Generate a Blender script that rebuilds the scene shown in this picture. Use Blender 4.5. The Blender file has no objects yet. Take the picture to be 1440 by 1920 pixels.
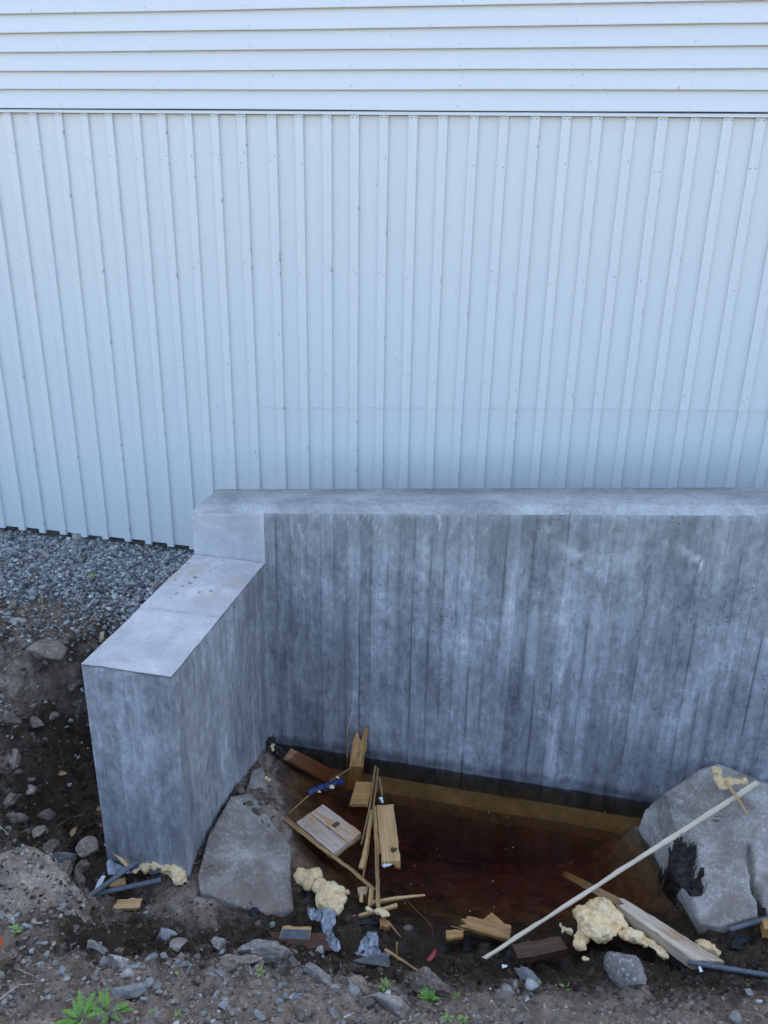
import bpy, bmesh, math, random
import numpy as np
from mathutils import Vector, Matrix

random.seed(7); rng = np.random.default_rng(11)
sc = bpy.context.scene
COL = sc.collection
R = math.radians

# ------------------------------------------------------------------ camera
F, PITCH, ROLL, YAW, CAMZ = 1592.46, .382339, .0199596, -.21253, 3.2
_fw = np.array([math.sin(YAW)*math.cos(PITCH), math.cos(YAW)*math.cos(PITCH), -math.sin(PITCH)])
_ri = np.array([math.cos(YAW), -math.sin(YAW), 0.]); _up = np.cross(_ri, _fw)
CR = _ri*math.cos(ROLL)+_up*math.sin(ROLL); CU = -_ri*math.sin(ROLL)+_up*math.cos(ROLL); CF = _fw
CAM = np.array([0, 0, CAMZ])
cam = bpy.data.cameras.new('camera'); cam.sensor_fit = 'VERTICAL'; cam.sensor_height = 36
cam.lens = F/1920*36; cam.clip_start = .05; cam.clip_end = 1500
co = bpy.data.objects.new('camera', cam); COL.objects.link(co)
co.matrix_world = Matrix(((CR[0], CU[0], -CF[0], 0), (CR[1], CU[1], -CF[1], 0), (CR[2], CU[2], -CF[2], CAMZ), (0, 0, 0, 1)))
sc.camera = co

# ------------------------------------------------------------------ sky, sun, exposure
SUN_EL, SUN_AZ = R(40), R(8)                    # the sun stands behind the building: everything in view is in its shade
w = bpy.data.worlds.new('World'); sc.world = w; w.use_nodes = True
nt = w.node_tree; nt.nodes.clear()
sky = nt.nodes.new('ShaderNodeTexSky'); sky.sky_type = 'NISHITA'; sky.sun_disc = False
sky.sun_elevation = SUN_EL; sky.sun_rotation = SUN_AZ; sky.altitude = 50
sky.air_density = 1.0; sky.dust_density = 3.5; sky.ozone_density = .25
bg = nt.nodes.new('ShaderNodeBackground'); bg.inputs[1].default_value = .15
ow = nt.nodes.new('ShaderNodeOutputWorld')
nt.links.new(sky.outputs[0], bg.inputs[0]); nt.links.new(bg.outputs[0], ow.inputs[0])
sl = bpy.data.lights.new('sun', 'SUN'); sl.energy = 3.0; sl.angle = R(.5); sl.color = (1, .95, .87)
so = bpy.data.objects.new('sun', sl); COL.objects.link(so)
sd = Vector((math.sin(SUN_AZ)*math.cos(SUN_EL), math.cos(SUN_AZ)*math.cos(SUN_EL), math.sin(SUN_EL)))
so.rotation_euler = sd.to_track_quat('Z', 'Y').to_euler(); so.location = (3, 12, 14)
vs = sc.view_settings; vs.view_transform = 'Standard'; vs.look = 'None'; vs.gamma = 1; vs.use_curve_mapping = False
vs.exposure = 2.15
sc.render.engine = 'CYCLES'

# ------------------------------------------------------------------ picture point -> place
def ray(u, v): return CR*((u-720)/F)+CU*((960-v)/F)+CF
def atZ(u, v, z=0.): d = ray(u, v); return CAM+d*((z-CAMZ)/d[2])
def atY(u, v, y): d = ray(u, v); return CAM+d*(y/d[1])
def mpp(p): return float(np.dot(np.asarray(p)-CAM, CF))/F        # metres per photograph pixel at a place

# ------------------------------------------------------------------ noise
def _h(ix, iy, iz, s):
    n = (ix.astype(np.int64)*374761393+iy.astype(np.int64)*668265263+iz.astype(np.int64)*2147483647+s*1274126177) & 0xffffffff
    n = ((n ^ (n >> 13))*1274126177) & 0xffffffff
    n = ((n ^ (n >> 16))*2246822519) & 0xffffffff
    return ((n ^ (n >> 15)) & 0xffffff)/float(0xffffff)*2-1
def vnoise(x, y, z, s=0):
    x0, y0, z0 = np.floor(x), np.floor(y), np.floor(z)
    fx, fy, fz = x-x0, y-y0, z-z0
    fx, fy, fz = [t*t*t*(t*(t*6-15)+10) for t in (fx, fy, fz)]
    r = 0
    for a in (0, 1):
        for b in (0, 1):
            for c in (0, 1):
                r = r+_h(x0+a, y0+b, z0+c, s)*(fx if a else 1-fx)*(fy if b else 1-fy)*(fz if c else 1-fz)
    return r
def fbm(x, y, z, s=0, o=4):
    r = 0; a = 1.; t = 0
    for i in range(o):
        r = r+a*vnoise(x, y, z, s+i*17); t += a
        x, y, z, a = x*2.03, y*2.03, z*2.03, a*.5
    return r/t
def sstep(a, b, x): t = np.clip((x-a)/(b-a), 0, 1); return t*t*(3-2*t)

# ------------------------------------------------------------------ materials
class N:
    def __init__(s, name, rough=.7, spec=.3):
        s.m = bpy.data.materials.new(name); s.m.use_nodes = True; s.t = s.m.node_tree
        s.b = s.t.nodes['Principled BSDF']; s.b.inputs['Roughness'].default_value = rough
        s.b.inputs['Specular IOR Level'].default_value = spec; s._c = None
    def n(s, typ, **k):
        q = s.t.nodes.new('ShaderNode'+typ)
        for a, b in k.items(): setattr(q, a, b)
        return q
    def l(s, a, b): s.t.links.new(a, b)
    def co(s, scale=(1, 1, 1), kind='Object'):
        if s._c is None:
            t = s.n('TexCoord'); q = s.n('VectorMath', operation='SCALE'); q.inputs[0].default_value = (37, 53, 71); s.l(s.rand(), q.inputs['Scale'])
            a = s.n('VectorMath', operation='ADD'); s.l(t.outputs[kind], a.inputs[0]); s.l(q.outputs[0], a.inputs[1]); s._c = a
        m = s.n('Mapping'); s.l(s._c.outputs[0], m.inputs[0]); m.inputs['Scale'].default_value = scale; return m.outputs[0]
    def noise(s, vec, scale, detail=4, rough=.6, dist=0):
        q = s.n('TexNoise'); q.inputs['Scale'].default_value = scale; q.inputs['Detail'].default_value = detail
        q.inputs['Roughness'].default_value = rough; q.inputs['Distortion'].default_value = dist; s.l(vec, q.inputs['Vector']); return q.outputs[0]
    def vor(s, vec, scale, out='Distance', feat='F1'):
        q = s.n('TexVoronoi', feature=feat); q.inputs['Scale'].default_value = scale; s.l(vec, q.inputs['Vector']); return q.outputs[out]
    def ramp(s, fac, stops):
        q = s.n('ValToRGB'); e = q.color_ramp.elements
        while len(e) < len(stops): e.new(.5)
        for i, (p, c) in enumerate(stops):
            e[i].position = p; e[i].color = (c, c, c, 1) if isinstance(c, (int, float)) else (*c, 1)
        s.l(fac, q.inputs[0]); return q.outputs[0]
    def mix(s, fac, a, b, mode='MIX'):
        q = s.n('Mix', data_type='RGBA', blend_type=mode)
        for i, v in ((0, fac), (6, a), (7, b)):
            if isinstance(v, (int, float)): q.inputs[i].default_value = v if i == 0 else (v, v, v, 1)
            elif isinstance(v, tuple): q.inputs[i].default_value = (*v, 1)
            else: s.l(v, q.inputs[i])
        return q.outputs[2]
    def math(s, op, a, b=None):
        q = s.n('Math', operation=op)
        for i, v in enumerate((a, b)):
            if v is None: continue
            if isinstance(v, (int, float)): q.inputs[i].default_value = v
            else: s.l(v, q.inputs[i])
        return q.outputs[0]
    def attr(s, name): q = s.n('Attribute'); q.attribute_name = name; return q.outputs['Fac']
    def rand(s): return s.n('ObjectInfo').outputs['Random']
    def col(s, c): 
        if isinstance(c, tuple): s.b.inputs['Base Color'].default_value = (*c, 1)
        else: s.l(c, s.b.inputs['Base Color'])
        return s
    def bump(s, h, strength=.3, dist=.01):
        q = s.n('Bump'); q.inputs['Strength'].default_value = strength; q.inputs['Distance'].default_value = dist
        s.l(h, q.inputs['Height']); s.l(q.outputs[0], s.b.inputs['Normal']); return s

def m_paint(name, axis, edge=False):
    m = N(name, .42, .4)
    g = m.noise(m.co((60, 60, 1.2) if axis == 'z' else (1.2, 60, 60)), 1, 6, .65)
    p = m.noise(m.co(), 1.3, 4)
    c = m.mix(m.ramp(p, [(.3, .45), (.7, .55)]), (.605, .65, .655), (.655, .69, .69))
    c = m.mix(m.math('MULTIPLY', m.rand(), .35), c, (.575, .625, .64))
    fl = m.noise(m.co((1, 1, .3)), 48, 2, .5)                              # dark flecks: knots and chipped paint
    c = m.mix(m.ramp(fl, [(.755, 0.), (.785, .7)]), c, (.25, .24, .24))
    fl2 = m.noise(m.co((1, 1, 1)), 14, 3, .5)
    c = m.mix(m.math('MULTIPLY', m.ramp(fl2, [(.66, 0.), (.78, 1.)]), .35), c, (.60, .62, .62))
    if edge:                                                                # chipped, dirty arris along one side
        x_ = m.n('SeparateXYZ'); m.l(m.n('TexCoord').outputs['Object'], x_.inputs[0]); ex = m.ramp(x_.outputs[0], [(.019, 0.), (.0235, 1.)])
        ch = m.noise(m.co((.3, .3, 1.)), 17, 3, .6); c = m.mix(m.math('MULTIPLY', ex, m.ramp(ch, [(.62, 0.), (.70, .6)])), c, (.20, .20, .20))
    m.col(c)
    h = m.math('ADD', g, m.math('MULTIPLY', m.noise(m.co(), 25, 3), .7))
    return m.bump(h, .25, .004).m
PAINT_V = m_paint('white_paint_on_upright_boards', 'z'); PAINT_B = m_paint('white_paint_on_battens', 'z', True); PAINT_H = m_paint('white_paint_on_level_boards', 'x')

def m_concrete(name, smooth=False):
    m = N(name, .62, .35)
    st = m.noise(m.co((7, 7, .5)), 1.3, 7, .65, .3)                         # streaks down the boards
    st2 = m.noise(m.co((30, 30, 1.6)), 1.2, 5, .6)
    pa = m.noise(m.co((1, 1, .7)), 3.4, 9, .68, .5)
    fi = m.noise(m.co((1, 1, .6)), 26, 6, .72)
    gr_ = m.noise(m.co((130, 130, 2.2)), 1, 4, .7)
    v = m.math('ADD', m.math('ADD', m.math('MULTIPLY', st, .22), m.math('MULTIPLY', gr_, .14)), m.math('ADD', m.math('MULTIPLY', pa, .34), m.math('MULTIPLY', fi, .30)))
    c = m.ramp(v, [(.385, (.125, .13, .148)), (.455, (.24, .248, .265)), (.52, (.35, .36, .38)), (.585, (.56, .57, .59))])
    if smooth:
        c = m.mix(.8, c, m.ramp(pa, [(.3, (.38, .385, .40)), (.55, (.58, .585, .60)), (.75, (.68, .68, .68))]))
    else:
        bt = m.attr('tone')
        c = m.mix(1., c, m.ramp(bt, [(0, .76), (.5, .95), (1, 1.13)]), 'MULTIPLY')
        ef = m.noise(m.co((1.6, 1.6, .5)), 4.2, 8, .7, .4)                  # pale bloom
        c = m.mix(m.math('MULTIPLY', m.ramp(ef, [(.53, 0.), (.61, 1.)]), .42), c, (.50, .51, .53))
        wet = m.noise(m.co((2.6, 2.6, .35)), 2.2, 6, .6, .2)                # dark runs
        c = m.mix(m.math('MULTIPLY', m.ramp(wet, [(.56, 0.), (.62, 1.)]), .4), c, (.17, .175, .185))
        c = m.mix(m.math('MULTIPLY', m.attr('joint'), .7), c, (.05, .052, .056))
        kv = m.vor(m.co((1, 1, .75)), 5.5)                                  # knots of the form boards
        kr = m.ramp(kv, [(.03, .3), (.055, 1.), (.075, .15), (.095, .7), (.12, 0.)])
        c = m.mix(m.math('MULTIPLY', kr, m.ramp(pa, [(.42, 0.), (.5, .75)])), c, (.13, .135, .145))
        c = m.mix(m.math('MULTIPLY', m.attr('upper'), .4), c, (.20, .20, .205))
        sm = m.noise(m.co((7, 7, 3)), 1.6, 6, .7, 1.5)                      # smears of cement paste under the top edge
        c = m.mix(m.math('MULTIPLY', m.math('MULTIPLY', m.ramp(sm, [(.58, 0.), (.66, 1.)]), m.attr('upper')), .6), c, (.46, .43, .38))
        c = m.mix(m.math('MULTIPLY', m.attr('mark'), m.ramp(fi, [(.35, .6), (.55, 1.)])), c, (.66, .66, .65))
        c = m.mix(m.attr('damp'), c, (.04, .043, .048))
    gv = m.vor(m.co((1, 1, 1)), 34)
    po = m.math('MULTIPLY', m.ramp(gv, [(.08, 1.), (.18, 0.)]), m.ramp(m.noise(m.co(), 4, 2), [(.52, 0.), (.60, 1.)]))
    c = m.mix(m.math('MULTIPLY', po, .85), c, (.045, .046, .05))
    m.col(c)
    h = m.math('SUBTRACT', m.math('ADD', fi, m.math('MULTIPLY', st2, .7)), m.math('MULTIPLY', po, 2.))
    return m.bump(h, .5, .006).m
def m_cap(k=1.):
    m = N('cap_concrete', .65, .3); pa = m.noise(m.co((.8, 1, 1)), 4, 9, .7, .6); fi = m.noise(m.co(), 45, 6, .72)
    c = m.ramp(m.mix(.35, pa, fi), [(.36, (.21, .215, .225)), (.5, (.33, .335, .345)), (.6, (.43, .435, .445)), (.7, (.55, .55, .55))])
    c = m.mix(1., c, (k, k, k*.97), 'MULTIPLY'); m.col(c); return m.bump(fi, .5, .006).m
CONC_C = m_cap(); CONC_E = m_cap(1.12)  # second copy lightened for the chamfer, an edge highlight put into its colour
CONC = m_concrete('board_marked_concrete'); CONC_S = m_concrete('trowelled_concrete', True)
def m_conctop():
    m = N('troweled_top', .7, .3)
    pa = m.noise(m.co(), 3.5, 7, .65, .5); fi = m.noise(m.co(), 40, 5, .7)
    c = m.ramp(pa, [(.3, (.40, .39, .39)), (.5, (.53, .52, .52)), (.72, (.66, .65, .64))])
    ru = m.noise(m.co((1, .6, 1)), 5, 4, .6, .8)
    c = m.mix(m.math('MULTIPLY', m.math('MULTIPLY', m.ramp(ru, [(.48, 0.), (.64, 1.)]), m.attr('far')), .75), c, (.50, .36, .29))
    pv = m.vor(m.mix(.06, m.co((1, .7, 1)), m.n('TexNoise').outputs[1]), 24); pn = m.noise(m.co(), 3.2, 2)
    pit = m.math('MULTIPLY', m.ramp(pv, [(.12, 1.), (.26, 0.)]), m.ramp(pn, [(.47, 0.), (.53, 1.)]))
    pit = m.math('MULTIPLY', pit, m.attr('far')); c = m.mix(m.math('MULTIPLY', m.attr('line'), .5), c, (.26, .25, .24))
    c = m.mix(m.math('MULTIPLY', pit, .8), c, (.19, .175, .165))
    c = m.mix(m.math('MULTIPLY', m.ramp(fi, [(.58, 0.), (.68, 1.)]), .6), c, (.24, .23, .22))
    m.col(c); return m.bump(m.math('SUBTRACT', fi, m.math('MULTIPLY', pit, 1.2)), .5, .006).m
CONC_T = m_conctop()
def m_silt():
    m = N('silt_covered_footing', .9, .1); a = m.noise(m.co(), 7, 8, .7); m.col(m.ramp(a, [(.3, (.20, .17, .12)), (.55, (.36, .31, .23)), (.75, (.48, .43, .34))])); return m.bump(a, .5, .01).m
SILT = m_silt()

def m_wood(name, dark, mid, light, stain=(.05, .035, .03), st=.5, rough=.6, spec=.3):
    m = N(name, rough, spec)
    g = m.noise(m.co((2.2, 45, 45)), 1.4, 6, .65, .4); b = m.noise(m.co((3, 9, 9)), 1.5, 5)
    c = m.ramp(g, [(.3, dark), (.5, mid), (.7, light)])
    c = m.mix(m.math('MULTIPLY', m.ramp(b, [(.5, 0.), (.68, 1.)]), st), c, stain)
    c = m.mix(1., c, m.ramp(m.rand(), [(0, .8), (1, 1.15)]), 'MULTIPLY')
    kn = m.vor(m.co((5, 14, 14)), 1.3)
    c = m.mix(m.math('MULTIPLY', m.ramp(kn, [(.06, 1.), (.14, 0.)]), .7), c, (.08, .045, .025))
    m.col(c); return m.bump(g, .5, .004).m
W_PALE = m_wood('pale_new_lath', (.78, .60, .40), (.88, .73, .53), (.92, .81, .63), (.56, .42, .27), .3)
W_AMBER = m_wood('wet_amber_wood', (.28, .13, .035), (.46, .235, .075), (.60, .35, .14), (.15, .08, .04), .5, .42, .45)
W_TAN = m_wood('tan_wood', (.38, .215, .085), (.54, .325, .135), (.68, .45, .22), (.22, .14, .08), .45)
W_RED = m_wood('soaked_reddish_wood', (.17, .065, .03), (.30, .13, .06), (.42, .20, .10), (.10, .05, .03), .6, .45, .4)
W_GREY = m_wood('wood_with_grey_film', (.40, .27, .18), (.54, .41, .31), (.64, .53, .43), (.52, .24, .06), .95)
W_WEATH = m_wood('weathered_timber', (.34, .25, .16), (.56, .45, .32), (.70, .59, .45), (.36, .17, .06), .85)
W_DARK = m_wood('dark_soaked_wood', (.045, .022, .014), (.10, .048, .026), (.17, .085, .045), (.02, .016, .016), .75, .5, .4)
W_RUST = m_wood('red_brown_board', (.06, .028, .02), (.11, .052, .036), (.16, .08, .055), (.03, .02, .018), .5)
W_STICK = m_wood('damp_stick', (.22, .12, .045), (.38, .225, .09), (.54, .35, .17), (.10, .06, .03), .5)

def m_rock(name, cols, rough=.75, spec=.25, soil=.5, speck=.5):
    m = N(name, rough, spec)
    a = m.noise(m.co(), 6, 7, .65, .5); f = m.noise(m.co(), 60, 5, .7)
    c = m.ramp(a, [(.3, cols[0]), (.52, cols[1]), (.72, cols[2])])
    c = m.mix(m.math('MULTIPLY', m.ramp(f, [(.54, 0.), (.64, 1.)]), speck), c, tuple(min(1, x*1.7) for x in cols[2]))
    c = m.mix(m.math('MULTIPLY', m.ramp(f, [(.33, 1.), (.44, 0.)]), speck), c, tuple(x*.4 for x in cols[0]))
    d = m.noise(m.co(), 4, 6, .7, .6)
    c = m.mix(m.math('MULTIPLY', m.ramp(d, [(.48, 0.), (.6, 1.)]), soil), c, (.20, .148, .108))
    c = m.mix(1., c, m.ramp(m.rand(), [(0, .75), (1, 1.25)]), 'MULTIPLY')
    m.col(c); return m.bump(m.math('ADD', a, m.math('MULTIPLY', f, .5)), .5, .01).m
RK_GREY = m_rock('grey_rock', ((.12, .11, .10), (.25, .23, .205), (.38, .35, .315)), soil=.35)
RK_SLAB = m_rock('grey_brown_slab', ((.17, .148, .122), (.32, .288, .248), (.48, .44, .385)), soil=.7, speck=.35)
RK_BROWN = m_rock('soil_stained_rock', ((.12, .092, .068), (.235, .185, .142), (.36, .295, .235)), soil=.5)
RK_SLATE = m_rock('blue_grey_slate', ((.15, .155, .15), (.265, .272, .262), (.42, .425, .405)), .55, .4, .25, .3)
RK_PALE = m_rock('pale_stone', ((.20, .18, .155), (.32, .285, .245), (.46, .42, .37)), soil=.3)
RK_MOUND = m_rock('boulder_under_soil', ((.12, .092, .068), (.26, .205, .157), (.40, .33, .26)), soil=.75)
RK_WHITE = m_rock('boulder_with_white_crust', ((.20, .18, .155), (.34, .31, .275), (.60, .58, .56)), soil=.3, speck=.7)

def m_soil():
    m = N('soil', .9, .12)
    a = m.noise(m.co(), 11, 10, .78, .3); f = m.noise(m.co(), 75, 6, .75)
    wet = m.ramp(a, [(.3, (.028, .020, .014)), (.5, (.075, .052, .036)), (.7, (.15, .107, .075))])
    dry = m.ramp(a, [(.3, (.15, .106, .075)), (.47, (.34, .255, .19)), (.66, (.54, .435, .345))])
    k = m.math('ADD', m.attr('dry'), m.math('MULTIPLY', m.math('SUBTRACT', m.noise(m.co(), 6, 7, .72), .5), 1.5))
    c = m.mix(m.ramp(k, [(.3, 0.), (.72, 1.)]), wet, dry)
    c = m.mix(m.math('MULTIPLY', m.ramp(f, [(.6, 0.), (.7, 1.)]), m.math('MULTIPLY', m.attr('dry'), .5)), c, (.50, .45, .39))
    m.col(c)
    return m.bump(m.math('ADD', a, m.math('MULTIPLY', f, .8)), 1., .02).m
SOIL = m_soil()
def m_tone(name, stops, rough=.8, spec=.2, f=50):
    m = N(name, rough, spec); n_ = m.noise(m.co(), f, 5, .65)
    c = m.mix(1., m.ramp(m.attr('tone'), stops), m.ramp(n_, [(.3, .7), (.7, 1.25)]), 'MULTIPLY')
    m.col(c); return m.bump(n_, .4, .004).m
GRAVEL_M = m_tone('crushed_gravel', [(0, (.07, .07, .068)), (.4, (.205, .205, .2)), (.75, (.40, .40, .385)), (.93, (.62, .60, .56)), (1, (.40, .28, .22))])
CLOD_M = m_tone('soil_clods', [(0, (.032, .023, .017)), (.5, (.12, .088, .064)), (1, (.42, .325, .245))], .9, .12)
CHIP_M = m_tone('chips', [(0, (.10, .078, .06)), (.4, (.20, .168, .138)), (.7, (.27, .258, .235)), (.9, (.37, .37, .35)), (1, (.58, .55, .51))], .7, .25)

def m_foam():
    m = N('cured_foam', .8, .2); m.b.inputs['Subsurface Weight'].default_value = 0
    a = m.noise(m.co(), 14, 6, .7, .5); v = m.vor(m.co(), 60)
    c = m.ramp(a, [(.28, (.54, .33, .13)), (.44, (.88, .62, .31)), (.64, (.96, .76, .46))])
    d = m.noise(m.co(), 16, 7, .75)
    c = m.mix(m.math('MULTIPLY', m.ramp(d, [(.55, 0.), (.68, 1.)]), .75), c, (.36, .22, .10))
    c = m.mix(1., c, m.ramp(m.rand(), [(0, .82), (1, 1.08)]), 'MULTIPLY')
    m.col(c); return m.bump(m.math('ADD', a, m.math('MULTIPLY', v, .4)), .7, .012).m
FOAM = m_foam()
def m_plain(name, c, rough=.5, spec=.4, var=.25, f=30, metal=0):
    m = N(name, rough, spec); n_ = m.noise(m.co(), f, 5)
    m.b.inputs['Metallic'].default_value = metal
    m.col(m.mix(1., c, m.ramp(n_, [(.3, 1-var), (.7, 1+var)]), 'MULTIPLY')); return m.bump(n_, .25, .003).m
STEEL = m_plain('grey_rebar_steel', (.12, .135, .155), .5, .4, .35)
BLUE = m_plain('blue_plastic', (.012, .028, .095), .35, .5, .4)
RED = m_plain('red_plastic', (.38, .03, .03), .4, .5, .15)
ORANGE = m_plain('orange_plastic', (.75, .10, .03), .4, .5, .1)
WHITE = m_plain('white_paper', (.75, .76, .76), .6, .3, .12)
WIRE = m_plain('rusty_wire', (.16, .065, .03), .7, .3)
THREAD = m_plain('pale_thread', (.62, .64, .65), .6, .3)
FOUND = m_plain('foundation_stone', (.13, .115, .10), .85, .2, .5, 8)
TILE_M = m_plain('grey_block_face', (.22, .235, .25), .6, .3, .3, 12)
NAIL = m_plain('painted_over_nails', (.30, .31, .32), .6, .3, .3)
GAP = m_plain('dark_felt', (.03, .03, .032), .9, .1)
ROOF = m_plain('roof_sheet', (.09, .09, .095), .7, .3)
CLOD_M2 = m_plain('black_mud_crust', (.045, .038, .033), .8, .25, .8, 40)
BLACKLUMP = m_plain('black_tarry_lump', (.022, .022, .024), .6, .4, .6, 60)
INK = m_plain('faded_print', (.10, .10, .13), .8, .1)
DRYLEAF = m_plain('dead_leaf', (.30, .17, .08), .7, .2, .35)
DRYGRASS = m_plain('straw', (.50, .43, .30), .7, .2, .25)
def m_leaf(name, c):
    m = N(name, .5, .35); n_ = m.noise(m.co(), 30, 4)
    m.col(m.mix(m.ramp(n_, [(.35, 0.), (.65, 1.)]), tuple(x*.65 for x in c), c)); return m.m
LEAF = m_leaf('weed_leaf', (.16, .34, .05)); LEAF2 = m_leaf('young_leaf', (.24, .36, .09))
def m_film():
    m = N('crumpled_plastic_film', .22, .6); n_ = m.noise(m.co((1, .4, 1)), 26, 5, .6, 1.)
    m.col(m.ramp(n_, [(.35, (.16, .175, .20)), (.55, (.32, .35, .40)), (.7, (.55, .58, .62))]))
    a = m.b.inputs['Alpha']; m.l(m.ramp(n_, [(.35, .6), (.6, .95)]), a); return m.bump(n_, .5, .01).m
FILM = m_film()
def m_water():
    mt = bpy.data.materials.new('peat_brown_water'); mt.use_nodes = True; t = mt.node_tree; t.nodes.clear()
    o = t.nodes.new('ShaderNodeOutputMaterial'); tr = t.nodes.new('ShaderNodeBsdfTransparent'); gl = t.nodes.new('ShaderNodeBsdfGlossy')
    gl.inputs['Roughness'].default_value = .02; fr = t.nodes.new('ShaderNodeFresnel'); fr.inputs[0].default_value = 1.33
    mx = t.nodes.new('ShaderNodeMixShader'); tc = t.nodes.new('ShaderNodeTexCoord'); nz = t.nodes.new('ShaderNodeTexNoise'); nz.inputs['Scale'].default_value = 5
    bp = t.nodes.new('ShaderNodeBump'); bp.inputs['Strength'].default_value = .03; bp.inputs['Distance'].default_value = .01
    va = t.nodes.new('ShaderNodeVolumeAbsorption'); va.inputs[0].default_value = (.82, .545, .03, 1); va.inputs[1].default_value = 6.2
    L = t.links.new
    L(tc.outputs['Object'], nz.inputs['Vector']); L(nz.outputs[0], bp.inputs['Height']); L(bp.outputs[0], gl.inputs['Normal'])
    L(fr.outputs[0], mx.inputs[0]); L(tr.outputs[0], mx.inputs[1]); L(gl.outputs[0], mx.inputs[2]); L(mx.outputs[0], o.inputs[0]); L(va.outputs[0], o.inputs[1])
    return mt
WATER = m_water()

# ------------------------------------------------------------------ object helpers
def tag(o, label=None, cat=None, group=None, kind=None):
    if label: o['label'] = label
    if cat: o['category'] = cat
    if group: o['group'] = group
    if kind: o['kind'] = kind
    return o
def empty(name, loc, label, cat, group=None):
    o = bpy.data.objects.new(name, None); o.empty_display_size = .1; COL.objects.link(o); o.location = loc
    o.matrix_basis = Matrix.Translation(Vector(loc)); return tag(o, label, cat, group)
def mesh(name, V, Fc, mat, M=None, parent=None, smooth=False, attrs=None):
    """V in world space; M = the object's own frame (default: base centre)."""
    V = np.asarray(V, float)
    if M is None:
        lo, hi = V.min(0), V.max(0); M = Matrix.Translation(((lo[0]+hi[0])/2, (lo[1]+hi[1])/2, lo[2]))
    Mi = np.array(M.inverted()); L = V@Mi[:3, :3].T+Mi[:3, 3]
    me = bpy.data.meshes.new(name)
    if isinstance(Fc, np.ndarray):
        k = Fc.shape[1]; me.vertices.add(len(L)); me.vertices.foreach_set('co', L.ravel().astype(np.float32))
        me.loops.add(Fc.size); me.loops.foreach_set('vertex_index', Fc.ravel().astype(np.int32))
        me.polygons.add(len(Fc)); me.polygons.foreach_set('loop_start', (np.arange(len(Fc))*k).astype(np.int32))
        me.update(calc_edges=True); me.validate()
    else:
        me.from_pydata(L.tolist(), [], Fc); me.update()
    if smooth: me.polygons.foreach_set('use_smooth', [True]*len(me.polygons))
    for k_, a in (attrs or {}).items():
        at = me.attributes.new(k_, 'FLOAT', 'POINT'); at.data.foreach_set('value', np.asarray(a, np.float32))
    for q in (mat if isinstance(mat, (list, tuple)) else [mat]): me.materials.append(q)
    o = bpy.data.objects.new(name, me); COL.objects.link(o)
    if parent is not None:
        o.parent = parent; o.matrix_basis = parent.matrix_basis.inverted()@M
    else: o.matrix_basis = M
    return o
def grid_faces(nu, nv, off=0, flip=False):
    i = np.arange(nu-1)[:, None]*nv+np.arange(nv-1)[None, :]; i = i.ravel()+off
    f = np.stack([i, i+nv, i+nv+1, i+1], 1)
    return f[:, ::-1] if flip else f
def box(lo, hi):
    x0, y0, z0 = lo; x1, y1, z1 = hi
    V = [(x0, y0, z0), (x1, y0, z0), (x1, y1, z0), (x0, y1, z0), (x0, y0, z1), (x1, y0, z1), (x1, y1, z1), (x0, y1, z1)]
    return V, [(3, 2, 1, 0), (4, 5, 6, 7), (0, 1, 5, 4), (1, 2, 6, 5), (2, 3, 7, 6), (3, 0, 4, 7)]

# ------------------------------------------------------------------ terrain height
def tps(P, val, lam=1e-3):
    P = np.array(P); n_ = len(P); d = np.linalg.norm(P[:, None]-P[None], axis=2)
    K = np.where(d > 0, d*d*np.log(d+1e-12), 0)+lam*np.eye(n_)
    A = np.zeros((n_+3, n_+3)); A[:n_, :n_] = K; A[:n_, n_] = 1; A[:n_, n_+1:] = P; A[n_, :n_] = 1; A[n_+1:, :n_] = P.T
    c = np.linalg.solve(A, np.concatenate([val, [0, 0, 0]]))
    def f(x, y):
        x = np.asarray(x, float); y = np.asarray(y, float); r = c[n_]+c[n_+1]*x+c[n_+2]*y
        for i in range(n_):
            q = (x-P[i, 0])**2+(y-P[i, 1])**2+1e-12; r = r+c[i]*.5*q*np.log(q)
        return r
    return f
def field(px, wl, lam=1e-3):
    P = []; z = []
    for u, v, h in px: a = atZ(u, v, h); P.append(a[:2]); z.append(h)
    for x, y, h in wl: P.append((x, y)); z.append(h)
    return tps(P, np.array(z), lam)
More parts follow.
